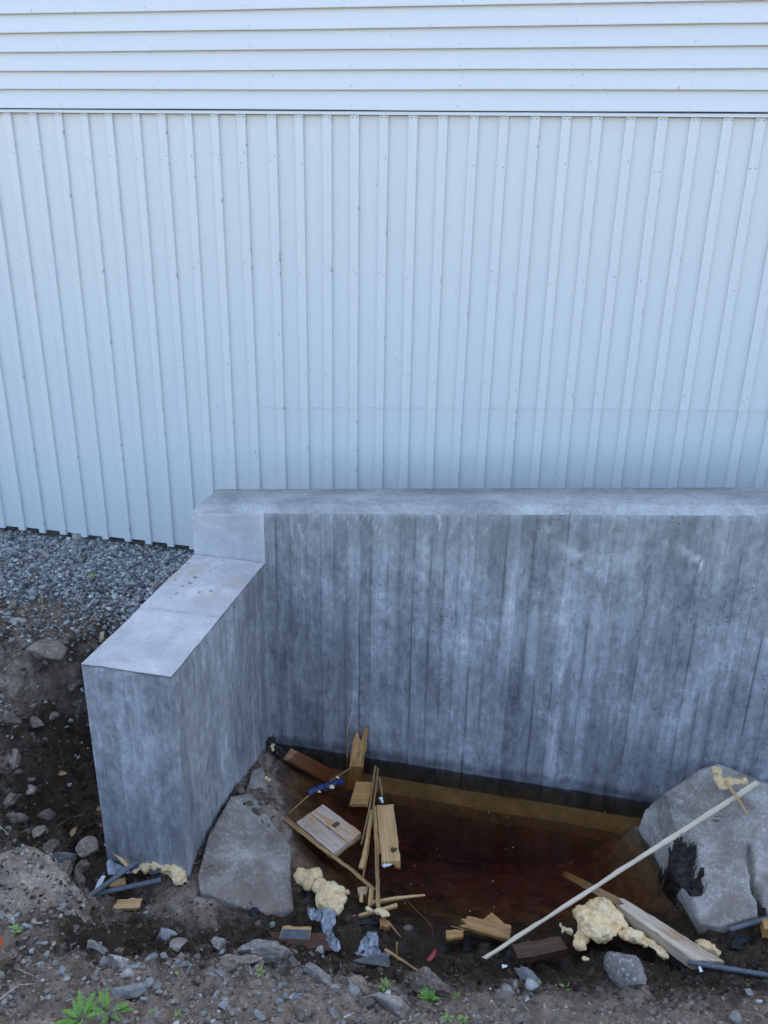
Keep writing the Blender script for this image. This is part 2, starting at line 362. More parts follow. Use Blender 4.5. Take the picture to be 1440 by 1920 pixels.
hB = field([
    (505, 1402, 0), (522, 1455, 0), (540, 1530, 0), (548, 1610, .0), (555, 1700, 0), (600, 1712, 0), (650, 1722, 0), (720, 1735, 0), (770, 1750, 0), (830, 1768, 0), (900, 1780, 0), (1000, 1798, 0),
    (1100, 1800, 0), (1200, 1795, 0), (1290, 1780, 0), (1325, 1745, 0), (1305, 1690, 0), (1290, 1640, 0), (1255, 1600, 0), (1205, 1555, 0),
    (560, 1735, .03), (620, 1770, .05), (540, 1770, .06), (700, 1790, .045), (800, 1800, .03), (900, 1820, .04), (1000, 1838, .05), (1100, 1838, .06), (1250, 1835, .07), (1400, 1800, .07), (1440, 1770, .07), (1400, 1750, .05), (1345, 1765, .02),
    (200, 1735, .11), (300, 1730, .085), (420, 1735, .07), (350, 1775, .17), (450, 1785, .17), (250, 1800, .22), (560, 1810, .15), (600, 1850, .24), (700, 1845, .16), (760, 1845, .14), (850, 1862, .13), (950, 1856, .13), (1050, 1866, .15), (1200, 1884, .17), (1300, 1875, .14), (1440, 1856, .14),
    (1440, 1920, .32), (1200, 1920, .29), (1000, 1920, .32), (800, 1920, .36), (600, 1920, .40), (400, 1920, .45), (200, 1920, .50), (0, 1920, .55), (0, 1800, .42), (100, 1800, .38), (0, 1720, .34), (100, 1720, .30), (150, 1770, .27), (150, 1850, .40), (300, 1850, .36), (450, 1850, .33),
    (450, 1600, .06), (420, 1680, .075), (300, 1695, .08), (250, 1670, .05), (200, 1650, .05), (300, 1650, .05), (345, 1652, .06), (375, 1660, .09), (400, 1560, .13), (470, 1460, .05), (0, 1640, .25), (100, 1640, .15),
    (1350, 1600, .03), (1440, 1650, .05), (1440, 1500, .1),
    (900, 1600, -.55), (1000, 1560, -.55), (800, 1560, -.55), (700, 1500, -.4), (620, 1480, -.24), (560, 1450, -.09), (565, 1550, -.08), (620, 1600, -.22), (700, 1650, -.24), (760, 1700, -.14), (850, 1720, -.16), (950, 1740, -.14), (1000, 1680, -.33), (1100, 1720, -.14), (1100, 1650, -.33), (1200, 1680, -.17), (1250, 1700, -.1), (1180, 1580, -.45), (1235, 1610, -.12)],
    [(0, 0, 1.6), (-4, 0, 1.7), (4, 0, 1.6), (0, -1.5, 1.65), (-4, 2, .75), (3.5, 2, .5), (3, 3, .3), (3, 4, .3), (0, 1.4, .8), (-2.5, 1.4, .95), (2, 1.4, .75), (0, 4, -.5), (-.8, 4, -.4), (-5, -1.5, 1.7), (5, -1.5, 1.65)])
hA = field([
    (0, 1090, .52), (200, 1110, .52), (300, 1080, .55), (220, 1180, .42), (120, 1180, .43), (0, 1160, .45), (0, 1250, .38), (100, 1270, .31), (180, 1260, .30), (140, 1330, .2), (0, 1330, .33), (128, 1402, -.16), (60, 1420, .24), (100, 1340, .26), (165, 1400, -.02), (0, 1420, .28), (165, 1480, .04), (100, 1500, .08), (40, 1500, .15), (0, 1520, .2), (185, 1580, .05), (100, 1570, .10), (20, 1580, .2), (170, 1640, .06)],
    [(-5, 5.3, .56), (-2.5, 5.3, .59), (-1.9, 4.4, .60), (0, 5, .65), (3, 5, .8), (-5, 3, .5), (-5, 4.5, .55), (-1.8, 3.4, .3), (-1.8, 2.9, .06)])
_dry = ([
    (100, 1050, .5), (300, 1050, .5), (0, 1250, .55), (60, 1300, .6), (0, 1400, .5), (50, 1450, .35), (130, 1400, .0), (150, 1500, .0), (180, 1600, .05), (60, 1560, .1), (120, 1580, .05), (200, 1650, .1), (300, 1700, .6), (400, 1715, .7), (300, 1725, .5), (230, 1720, .4), (300, 1765, .05), (200, 1770, .1), (450, 1760, .15), (500, 1740, .05), (450, 1600, .3),
    (600, 1760, .0), (700, 1790, .02), (800, 1820, -.1), (900, 1820, -.15), (1000, 1835, .15), (1250, 1830, .15), (1400, 1800, .1), (1350, 1740, .0), (800, 1600, .6), (1000, 1600, .6), (1100, 1700, .6), (1250, 1700, .5), (560, 1480, .7), (555, 1560, .8), (570, 1640, .6), (900, 1740, .35), (700, 1600, .5), (640, 1550, .6),
    (100, 1650, .65), (100, 1720, .6), (0, 1800, .6), (200, 1850, .75), (400, 1830, .7), (600, 1850, .75), (600, 1900, .8), (850, 1880, .75), (1000, 1880, .8), (1200, 1900, .85), (1400, 1900, .75), (800, 1920, .85), (1440, 1870, .5), (400, 1920, .75), (0, 1900, .7)],
    [(0, 0, .6), (-4, 0, .6), (4, 0, .6), (4, 3, .4), (-5, 3, .5)])
def wA_(x, y):
    sx = sstep(-1.62, -1.86, x); sy = sstep(2.5, 2.85, y); return np.maximum(sx*sy, sstep(4.08, 4.28, y))
def hgt(x, y, detail=True):
    x = np.asarray(x, float); y = np.asarray(y, float)
    a = wA_(x, y); h = hA(np.clip(x, -6, 4), np.clip(y, 2, 6))*a+hB(np.clip(x, -6, 6), np.clip(y, -1.5, 4.3))*(1-a)
    far = np.maximum(sstep(1., 6., -y-.5), np.maximum(sstep(4., 9., x), sstep(5., 10., -x)))
    h = h*(1-far)+1.5*far*(1-a)+.55*far*a
    if detail:
        z = np.zeros_like(x)
        dry = np.clip(dryF(np.clip(x, -5, 5), np.clip(y, -1, 5)), 0, 1)
        sub = sstep(-.12, .02, h)
        grav = sstep(4.25, 4.55, y+.25*vnoise(x*2, y*2, z, 5))*sstep(-1.7, -1.9, x)
        fm = a*sstep(-1.8, -1.3, x)*sstep(4.15, 4.35, y); h = h*(1-fm)+1.14*fm  # unseen fill behind the wall, raised to bounce light onto the lower cladding
        rough = (.25+.75*sub)*(1-.6*grav)*(1.5-.5*sstep(.3, .7, dry))
        h = h+rough*(.034*fbm(x*4.5, y*4.5, z, 3, 4)+.024*fbm(x*17, y*17, z, 9, 4)+.06*a*sstep(4.4, 4.1, y)*fbm(x*7, y*7, z, 91, 4)+.012*np.abs(fbm(x*9, y*9, z, 21, 4))*(1-.5*dry)+.012*fbm(x*48, y*48, z, 29, 3))+sstep(2.75, 2.4, y)*sub*(.085*np.maximum(0, fbm(x*5.5, y*5.5, z, 41, 4)-.03)+.045*np.abs(fbm(x*13, y*13, z, 43, 4)))*np.where(x < .15, 1., .55)
    return h
def G0(u, v):
    d = ray(u, v); t = np.linspace(1.2, 8, 700); P = CAM+d*t[:, None]
    return P[np.nonzero(P[:, 2] < hgt(P[:, 0], P[:, 1], False))[0][0]]
dryF = tps([G0(u, v)[:2] for u, v, _ in _dry[0]]+[q[:2] for q in _dry[1]], np.array([q[2] for q in _dry[0]+_dry[1]]), 1e-2)
def G(u, v, dz=0.):
    """where the sight line through (u, v) meets the ground"""
    d = ray(u, v); t = np.linspace(1.2, 8, 1400); P = CAM+d*t[:, None]
    k = np.nonzero(P[:, 2] < hgt(P[:, 0], P[:, 1])+dz)[0]
    return P[k[0]] if len(k) else P[-1]

# ------------------------------------------------------------------ THE SETTING: ground
gx = np.arange(-4.6, 3.4, .0095); gy = np.concatenate([np.arange(1.3, 2.9, .0075), np.arange(2.9, 5.32, .0125)])
X, Yg = np.meshgrid(gx, gy, indexing='ij'); Hh = hgt(X.ravel(), Yg.ravel())
V = np.stack([X.ravel(), Yg.ravel(), Hh], 1)
dry = np.clip(dryF(X.ravel(), Yg.ravel()), -.2, 1)
gr = mesh('ground', V, grid_faces(len(gx), len(gy)), SOIL, Matrix(), smooth=True, attrs={'dry': dry})
tag(gr, 'bare soil of the dug pit and its banks', kind='structure')
def coords(lo, hi, a, b, s):                    # coarse outside, exact at a and b
    l = -np.geomspace(1, a-lo+1, 14)[::-1]+1+a; r = np.geomspace(1, hi-b+1, 14)-1+b
    return np.concatenate([l[:-1], np.arange(a, b+1e-6, s), r[1:]])
ox = coords(-300, 300, -4.55, 3.35, .395); oy = coords(-300, 300, 1.35, 5.25, .195)
X, Yg = np.meshgrid(ox, oy, indexing='ij')
Hh = hgt(X.ravel(), Yg.ravel(), False)
ins = (X.ravel() > -4.5) & (X.ravel() < 3.3) & (Yg.ravel() > 1.4) & (Yg.ravel() < 5.2)
Hh = np.where(ins, Hh-.9, Hh-.012)
og = mesh('ground', np.stack([X.ravel(), Yg.ravel(), Hh], 1), grid_faces(len(ox), len(oy)), SOIL, Matrix(), smooth=True, attrs={'dry': np.full(X.size, .8)})
tag(og, 'dry open ground around the building site', kind='structure')

# water: one closed body
Vb, Fb = box((-1.6, 1.95, -1.3), (2.4, 4.05, 0.))
wt = mesh('water', Vb, Fb, WATER); tag(wt, 'still brown water standing in the pit', kind='structure')

# ------------------------------------------------------------------ the white building
YB = 5.2
bld = empty('timber_building', (0, YB, .6), 'white timber building with level boards above upright boards and battens', 'building')
rail_z = atY(720, 216, YB)[2]; trim_z = atY(720, 209, YB)[2]
tops = [20, 67.5, 115, 164, 210, 261, 310, 358, 409, 460, 517.5, 568.5, 620, 673.5, 729, 784, 840, 897.5, 953.5, 1012, 1072, 1130.5, 1192.5, 1254, 1315, 1377, 1438]
bx = [atY(u, 220, YB-.022)[0]-.026 for u in tops]                   # batten centres
sp = (bx[-1]-bx[0])/(len(bx)-1)
print('batten spacing', sp)
while bx[0] > -9: bx.insert(0, bx[0]-sp+random.uniform(-.004, .004))
while bx[-1] < 9: bx.append(bx[-1]+sp+random.uniform(-.004, .004))
def base_z(x): return .632+.004*math.sin(x*1.7)
def cuboid_t(c, hw, y0, y1, z0, z1, tilt=0., bev=.003):
    """upright board with softened front edges and a slight lean"""
    V = []
    for z, t in ((z0, -tilt), ((z0+z1)/2, random.uniform(-.001, .001)), (z1, tilt)):
        V += [(c+t-hw, y1, z), (c+t-hw, y0+bev, z), (c+t-hw+bev, y0, z), (c+t+hw-bev, y0, z), (c+t+hw, y0+bev, z), (c+t+hw, y1, z)]
    Fc = []
    for r in (0, 6):
        for k in range(6): Fc.append((r+k, r+(k+1) % 6, r+6+(k+1) % 6, r+6+k))
    Fc += [(5, 4, 3, 2, 1, 0), (12, 13, 14, 15, 16, 17)]
    return V, Fc
for i in range(len(bx)-1):
    c = (bx[i]+bx[i+1])/2; hw = (bx[i+1]-bx[i])/2-.012; yj = random.uniform(-.0015, .0015)
    V, Fc = cuboid_t(c, hw, YB+yj, YB+.022, base_z(c)+random.uniform(.004, .01), rail_z-.002, 0, .003)
    mesh('board', V, Fc, PAINT_V, None, bld)
nails = ([], [])
def nail(x, y, z, r=.0042):
    k = len(nails[0]); n_ = 6
    for a in range(n_): nails[0].append((x+r*math.cos(a*math.tau/n_), y, z+r*math.sin(a*math.tau/n_)))
    nails[0].append((x, y-.0022, z))
    for a in range(n_): nails[1].append((k+a, k+(a+1) % n_, k+n_))
for c in bx:
    hw = .026+random.uniform(-.0015, .0015); yj = random.uniform(-.002, .002)
    V, Fc = cuboid_t(c, hw, YB-.021+yj, YB+.004, base_z(c)-random.uniform(.004, .012), rail_z-.001, random.uniform(-.003, .003), .0025)
    mesh('batten', V, Fc, PAINT_B, None, bld)
    if -4.5 < c < 3.5:
        for z in (rail_z-.014, rail_z-.24, rail_z-.86, rail_z-1.5, rail_z-2.1, rail_z-2.7):
            for s in (-1, 1):
                if z > rail_z-.1 or random.random() < .4: nail(c+s*.013+random.uniform(-.002, .002), YB-.0215+yj, z+random.uniform(-.035, .035)*(z < rail_z-.1))
# rail between the two kinds of boards
V = [(-9, YB+.03, trim_z+.006), (-9, YB-.028, trim_z-.003), (-9, YB-.034, trim_z-.006), (-9, YB-.034, rail_z), (-9, YB+.03, rail_z),
     (9, YB+.03, trim_z+.006), (9, YB-.028, trim_z-.003), (9, YB-.034, trim_z-.006), (9, YB-.034, rail_z), (9, YB+.03, rail_z)]
mesh('drip_rail', V, [(0, 1, 6, 5), (1, 2, 7, 6), (2, 3, 8, 7), (3, 4, 9, 8), (4, 0, 5, 9), (4, 3, 2, 1, 0), (5, 6, 7, 8, 9)], PAINT_H, None, bld)
# level boards, each lapping the one below
zl = [atY(720, v, YB-.02)[2] for v in (206.5, 168, 130.7, 91.7, 52.5, 13)]
pitch = (zl[-1]-zl[0])/5
while zl[-1] < 8.6: zl.append(zl[-1]+pitch)
for k in range(len(zl)-1):
    z0, z1 = zl[k], zl[k+1]+.018; n_ = 37; V = []
    for i in range(n_):
        x = -9+18*i/(n_-1); w_ = .0012*math.sin(x*2.1+k*2)+random.uniform(-.0006, .0006)
        yb = YB-.030+random.uniform(-.0008, .0008); yt = YB-.004
        V += [(x, YB+.03, z0+w_), (x, yb, z0+w_), (x, yb-.0005, z0+.004+w_), (x, yt, z1), (x, YB+.03, z1)]
    Fc = []
    for i in range(n_-1):
        for j in range(5): a = i*5+j; b = i*5+(j+1) % 5; Fc.append((a, b, b+5, a+5))
    Fc += [(4, 3, 2, 1, 0), tuple((n_-1)*5+j for j in range(5))]
    mesh('clapboard', V, Fc, PAINT_H, None, bld)
    if k < 7:
        for x in np.arange(-4.4, 3.6, .61):
            nail(x+random.uniform(-.01, .01), YB-.027, z0+.02, .0035); 
            if random.random() < .6: nail(x+random.uniform(-.01, .01), YB-.0115, z0+.085, .003)
tag(mesh('nail_heads', nails[0], nails[1], NAIL, None, bld), kind='stuff')
for nm, lo, hi, mt in (('foundation', (-9, YB+.05, .2), (9, YB+.3, .615), FOUND), ('felt_layer', (-9, YB+.034, .617), (9, YB+.045, 8.6), GAP),
                       ('side_wall', (-9.02, YB+.31, .2), (-8.8, YB+8, 8.6), PAINT_V), ('side_wall', (8.8, YB+.31, .2), (9.02, YB+8, 8.6), PAINT_V), ('back_wall', (-8.79, YB+7.8, .2), (8.79, YB+8, 8.6), PAINT_V)):
    V, Fc = box(lo, hi); mesh(nm, V, Fc, mt, None, bld)
V = [(-9.4, YB-.4, 8.5), (9.4, YB-.4, 8.5), (9.4, YB+4, 10.4), (-9.4, YB+4, 10.4), (9.4, YB+8.4, 8.5), (-9.4, YB+8.4, 8.5)]
V += [(x, y, z-.15) for x, y, z in V]
mesh('roof', V, [(0, 1, 2, 3), (3, 2, 4, 5), (9, 8, 7, 6), (11, 10, 8, 9), (0, 6, 7, 1), (5, 4, 10, 11), (0, 3, 9, 6), (3, 5, 11, 9), (1, 7, 8, 2), (2, 8, 10, 4)], ROOF, None, bld)
# blocks of the foundation that show under the boards
x = -4.4
while x < -1.6:
    L_ = random.uniform(.12, .3); V, Fc = box((x, YB+.02+random.uniform(0, .015), .45), (x+L_-.012, YB+.049, .606+random.uniform(-.02, .005)))
    mesh('foundation_block', V, Fc, FOUND, None, bld); x += L_

# ------------------------------------------------------------------ the concrete wall
WY, WX0, WXI, WYF, WT = 3.983, -1.940, -1.5194, 2.818, 1.188
rw = empty('retaining_wall', (0, WY, -.3), 'L-shaped bare concrete retaining wall with upright board marks, standing in brown water', 'wall')
def topz(x): return 1.522+.1022*(x+1.511)
def bands(x0, x1, seed):
    r = random.Random(seed); e = [x0]
    while e[-1] < x1: e.append(e[-1]+r.choice((.072, .075, .078, .07, .09, .064))+r.uniform(-.003, .003))
    n_ = len(e); return np.array(e), np.array([r.uniform(-.0028, .0028) for _ in range(n_)]), np.array([min(1, max(0, r.gauss(.5, .24))) for _ in range(n_)]), np.array([r.choice((.15, .4, .7, 1, 1)) for _ in range(n_)])
def relief(s, z, e, dep, ton, jo):
    wob = .0012*vnoise(z*3, s*0, s*0, 4)
    t = s+wob; k = np.clip(np.searchsorted(e, t)-1, 0, len(dep)-1); k2 = np.clip(k+1, 0, len(dep)-1)
    dl = t-e[k]; dr = e[np.clip(k+1, 0, len(e)-1)]-t; dd = np.minimum(dl, dr)
    kk = np.where(dl < dr, k, k2); on = jo[kk]*np.clip(.35+1.1*vnoise(z*5, kk*3.7, kk*0., 2), 0, 1)
    j = np.clip(.8*np.exp(-(dd/.0033)**2)*on+.30*np.exp(-(dd/.011)**2)*np.clip(.6+vnoise(z*2.3, kk*5.1, kk*0., 12), 0, 1), 0, 1)
    sl_ = ((t-e[k])/np.maximum(e[np.clip(k+1, 0, len(e)-1)]-e[k], .01)-.5)*.0016*np.sin(k*12.9)
    return dep[k]+sl_+.0035*j*np.sign(np.sin(kk*7.7)+.2)+.0008*fbm(s*40, z*6, z*0, 3, 3), ton[k], j
ba = bands(WXI-.01, 2.7, 3)
cx = np.concatenate([[WX0, WX0+.035], np.arange(WX0+.06, WXI, .03), np.sort(np.concatenate([np.arange(WXI, 2.7, .009)]+[ba[0][1:-1]+o_ for o_ in (-.0055, -.003, -.0012, .0012, .003, .0055)]))])
cx = cx[np.concatenate([[True], np.diff(cx) > 2e-4])]; cx = cx[cx < 2.7]
fz = np.concatenate([[-.35, -.2, -.1], np.linspace(-.05, .3, 36), np.linspace(.315, 1.0, 50)])      # the last rows stretch to the sloping top
rows = len(fz)
V = []; tone = []; joint = []; upper = []; damp = []
for i, x in enumerate(cx):
    tz = topz(x)-(.035 if i == 0 else 0); ch = .040
    z = np.where(fz <= .3, fz, .3+(fz-.3)/.7*(tz-ch-.3))
    rl, tn, jn = relief(np.full(rows, x), z, *ba)
    if x < WXI-.001: rl = .0006*fbm(x+z*0, z*4, z*0, 1, 3)-.006; tn = np.full(rows, .8); jn = jn*0
    edge = np.exp(-((tz-ch-z)/.010)**2)*(1+1.2*float(vnoise(np.array([x*22.]), np.array([2.]), np.array([0.]), 6)[0]))
    y = WY-rl*(1-edge)+.002*edge
    V += list(np.stack([np.full(rows, x), y, z], 1))
    n1 = .0035*float(fbm(np.array([x*14.]), np.array([3.]), np.array([0.]), 6)[0]); n2 = .0035*float(fbm(np.array([x*11.]), np.array([9.]), np.array([0.]), 6)[0])
    V += [(x, WY+.038+n2, tz+n1*.7), (x, WY+.16, tz+n2*.5), (x, WY+.285+n1, tz), (x, WY+.285, -.35)]
    tone += list(tn)+[.9]*4; joint += list(jn)+[0]*4
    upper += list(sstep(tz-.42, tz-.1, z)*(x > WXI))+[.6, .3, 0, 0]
    dl = .022+.04*(.5+.5*float(fbm(np.array([x*7.]), np.array([1.]), np.array([0.]), 5)[0]))+.02*(.5+.5*float(vnoise(np.array([x*30.]), np.array([1.]), np.array([0.]), 5)[0]))
    damp += list(.72*sstep(dl+.035, dl-.02, z)*(.75+.25*vnoise(z*30, z*0+x*18, z*0, 7))+.05*sstep(.0, -.02, z))+[0]*4
NV = rows+4
VA = np.array(V); mark = np.zeros(len(VA))
def seg_mark(u0, v0, u1, v1, w0, w1, k):
    """smear from a point, w0 -> w1 half widths in metres"""
    a = atY(u0, v0, WY)[[0, 2]]; b = atY(u1, v1, WY)[[0, 2]]; d = b-a; L_ = np.linalg.norm(d); d /= L_
    q = VA[:, [0, 2]]-a; t = q@d/L_; o = np.abs(q@np.array([-d[1], d[0]])); w_ = w0+(w1-w0)*np.clip(t, 0, 1)
    return np.where((t > -.03) & (t < 1), np.clip(1.3-o/w_, 0, 1)*k*np.clip(1-t*(.9 if w1 > w0 else .2), 0, 1), 0)
for a in [(1095, 1045, 1030, 1012, .008, .04, .8), (1314, 1052, 1262, 1022, .008, .035, .9), (1316, 1052, 1312, 1070, .007, .006, 1.2), (823, 965, 826, 998, .006, .004, .8), (622, 972, 634, 1000, .006, .004, .4), (640, 966, 668, 998, .006, .004, .35), (668, 970, 684, 992, .006, .004, .3), (684, 964, 704, 985, .007, .005, .4),
          (702, 985, 718, 1004, .006, .004, .6), (560, 985, 572, 1020, .008, .004, .45), (876, 985, 888, 1012, .006, .004, .55), (1065, 968, 1085, 992, .007, .004, .5), (640, 1117, 663, 1131, .004, .003, .5), (840, 1408, 800, 1412, .008, .02, .45), (1120, 985, 960, 1000, .004, .004, .3), (1250, 1016, 1120, 1000, .004, .004, .3), (545, 965, 548, 1010, .012, .008, .35)]:
    mark = np.maximum(mark, seg_mark(*a))
Fg = grid_faces(len(cx), NV, 0)
main = mesh('main_wall', V, Fg, CONC, Matrix.Translation((0, WY, 0)), rw, attrs={'tone': tone, 'joint': joint, 'upper': upper, 'damp': damp, 'mark': mark, 'far': np.full(len(V), .25)})
main.data.materials.append(CONC_C); main.data.materials.append(CONC_S); main.data.materials.append(CONC_E)
mi = np.zeros(len(Fg), np.int32).reshape(len(cx)-1, NV-1)
mi[:, rows:rows+2] = 1; mi[:, rows-1] = 3; mi[cx[:-1] < WXI-.001, :rows-1] = 2
main.data.polygons.foreach_set('material_index', mi.ravel())
V = [V[k] for k in range(NV)]; mesh('end_face', V, [tuple(range(NV-1, -1, -1))], CONC_S, None, rw)
# the wing
e0 = .0055; path = []
for y in np.arange(WY+.02, WYF+.006, -e0): path.append((WXI, y, 1, 0))
path += [(WXI-.0015, WYF+.0015, 1, 0)]
for x in np.arange(WXI-.006, WX0+.002, -e0): path.append((x, WYF, 0, 1))
for y in np.linspace(WYF+.003, WY+.02, 24): path.append((WX0, y, -1, 0))
bw = bands(-.01, 3., 9)
wz = np.concatenate([[-.35, -.15], np.linspace(-.03, .25, 30), np.linspace(.262, WT, 80)]); rows2 = len(wz)
V = []; tone = []; joint = []; damp = []; s = 0; last = None; topl = []
for px, py, nx, ny in path:
    if last: s += math.hypot(px-last[0], py-last[1])
    last = (px, py)
    rl, tn, jn = relief(np.full(rows2, s), wz, *bw)
    fall = 1-np.exp(-((WT-wz)/.01)**2)
    cor = math.exp(-((px-WXI)**2+(py-WYF)**2)/.0001)
    rl = rl*fall*(1-cor)*.8-cor*.0025*(1+vnoise(wz*25, wz*0, wz*0, 3)); jn = jn*.45*(1-cor)
    rl = rl-.007*np.exp(-((WT-wz)/.007)**2)*np.maximum(0, .2+fbm(np.array([s*18.]), np.array([1.]), np.array([3.]), 6, 3)[0])
    V += list(np.stack([px+nx*rl, py-ny*rl, wz], 1)); topl.append(len(V)-1)
    tone += list(np.clip(.62+(tn-.5)*.45, 0, 1)); joint += list(jn)
    dl = (.03+.02*float(vnoise(np.array([s*9.]), np.array([1.]), np.array([0.]), 5)[0]))
    damp += list(.7*sstep(dl+.03, dl-.01, wz) if nx == 1 and py > 3.2 else wz*0)
Fg = grid_faces(len(path), rows2, 0)
wg = mesh('wing_wall', V, Fg, CONC, Matrix.Translation((WXI, WYF, 0)), rw, attrs={'tone': tone, 'joint': joint, 'upper': np.zeros(len(V)), 'damp': damp, 'mark': np.zeros(len(V))})
me = wg.data; bm = bmesh.new(); bm.from_mesh(me); bm.verts.ensure_lookup_table()
f = bm.faces.new([bm.verts[k] for k in topl]); f.material_index = 1; bm.normal_update()
if f.normal.z < 0: f.normal_flip()
bm.to_mesh(me); bm.free(); me.materials.append(CONC_T)
tx = np.linspace(WX0-.0005, WXI+.0005, 24); ty = np.linspace(WYF-.0005, WY-.006, 60); TX, TY = np.meshgrid(tx, ty, indexing='ij'); TX = TX.ravel(); TY = TY.ravel()
ex_ = np.exp(-np.minimum(np.minimum(TX-WX0, WXI-TX), TY-WYF).clip(0)/.008); en_ = .006*np.maximum(0, .2+fbm(TX*18, TY*18, TX*0, 31, 3))*ex_
TX = TX+np.where(TX < (WX0+WXI)/2, 1, -1)*en_*(np.minimum(TX-WX0, WXI-TX) < .02); TY = TY+en_*(TY < WYF+.02)
lin = WYF+.52+.04*(TX-WX0)+.008*vnoise(TX*20, TX*0, TX*0, 3); far_ = sstep(lin-.008, lin+.008, TY)
TZ = WT+.003+.0018*fbm(TX*9, TY*9, TX*0, 12, 4)+.004*far_-.003*np.exp(-((TX-WX0)*(WXI-TX)/.004)**2)
tops_ = mesh('wing_top', np.stack([TX, TY, TZ], 1), grid_faces(24, 60), CONC_T, None, rw, smooth=True, attrs={'far': .15+.85*far_, 'line': np.exp(-((TY-lin)/.011)**2)})
prof = [(-.002, -.118), (-.06, -.122), (-.100, -.126), (-.116, -.138), (-.130, -.20), (-.13, -.6), (-.002, -.6)]; fx_ = np.linspace(WXI+.002, 2.6, 120)
V = np.array([(x, WY+a+(.006*math.sin(x*9)+random.uniform(-.003, .003) if 1 < k < 5 else 0), z+random.uniform(-.002, .002)) for x in fx_ for k, (a, z) in enumerate(prof)])
Fc = [(i*7+k, i*7+(k+1) % 7, i*7+7+(k+1) % 7, i*7+7+k) for i in range(119) for k in range(7)]; mesh('footing', V, Fc, SILT, None, rw)

# ------------------------------------------------------------------ loose solid makers
_ico = {}
def ico(sub):
    if sub not in _ico:
        bm = bmesh.new(); bmesh.ops.create_icosphere(bm, subdivisions=sub, radius=1)
        bm.verts.ensure_lookup_table(); _ico[sub] = (np.array([v.co[:] for v in bm.verts]), np.array([[v.index for v in f.verts] for f in bm.faces])); bm.free()
    return _ico[sub]
def rock_shape(sub, seed, cuts=9, lo=.45, hi=.85, nz=.12, fr=1.6):
    V, Fc = ico(sub); V = V.copy(); r = np.random.default_rng(seed)
    for _ in range(cuts):
        n_ = r.normal(size=3); n_ /= np.linalg.norm(n_); d = r.uniform(lo, hi)
        k = V@n_-d; V = V-np.outer(np.maximum(k, 0), n_)
    o = r.uniform(0, 50, 3); q = V*fr+o
    V = V*(1+nz*fbm(q[:, 0], q[:, 1], q[:, 2], 5, 4))[:, None]
    return V/np.abs(V).max(0), Fc
def rotm(rx, ry, rz): return np.array(Matrix.Rotation(rz, 3, 'Z')@Matrix.Rotation(ry, 3, 'Y')@Matrix.Rotation(rx, 3, 'X'))
def rock(name, label, cat, u, v, pw, ph, flat=.6, rz=0., tilt=(0, 0), mat=RK_GREY, seed=0, sub=4, sink=.35, group=None, at=None, smooth=True, **k):
    """rock whose outline is about pw x ph pixels round (u, v)"""
    P = G(u, v) if at is None else np.array(at); s = mpp(P)
    a = pw*s/2; c = a*flat; b = max(.4*a, ph*s/2*1.15-c*.35)
    V, Fc = rock_shape(sub, seed, **k)
    V = (V*[a, b, c])@rotm(*tilt, rz).T
    P = P+np.array([0, 0, c*(1-2*sink)]) if at is None else P
    o = mesh(name, V+P, Fc, mat, Matrix.Translation(P), smooth=smooth); return tag(o, label, cat, group)
def scatter(name, pts, sizes, mat, label=None, cat=None, group=None, sub=1, flat=(.5, .9), nt_=14, tones=None, cuts=7, sink=.2):
    T = [rock_shape(sub, 100+i, cuts, .38, .85, .18) for i in range(nt_)]; nv = len(T[0][0]); n_ = len(pts)
    AV = np.zeros((n_, nv, 3)); AF = np.zeros((n_, len(T[0][1]), 3), np.int64); tn = np.zeros((n_, nv))
    for i in range(n_):
        Tv, Tf = T[rng.integers(nt_)]
        S = np.array([rng.uniform(.75, 1.2), rng.uniform(.75, 1.2), rng.uniform(*flat)])*sizes[i]
        AV[i] = (Tv*S)@rotm(rng.normal(0, .35), rng.normal(0, .35), rng.uniform(0, 6.3)).T+pts[i]+[0, 0, S[2]*(1-2*sink)]
        AF[i] = Tf+i*nv; tn[i] = rng.uniform(0, 1) if tones is None else tones[i]
    o = mesh(name, AV.reshape(-1, 3), AF.reshape(-1, 3), mat, Matrix(), attrs={'tone': tn.ravel()}); return o
def frame(P, xd, zd=(0, 0, 1)):
    x = np.array(xd, float); x /= np.linalg.norm(x); z = np.array(zd, float); z = z-x*np.dot(z, x); z /= np.linalg.norm(z); y = np.cross(z, x)
    return Matrix(((x[0], y[0], z[0], P[0]), (x[1], y[1], z[1], P[1]), (x[2], y[2], z[2], P[2]), (0, 0, 0, 1)))
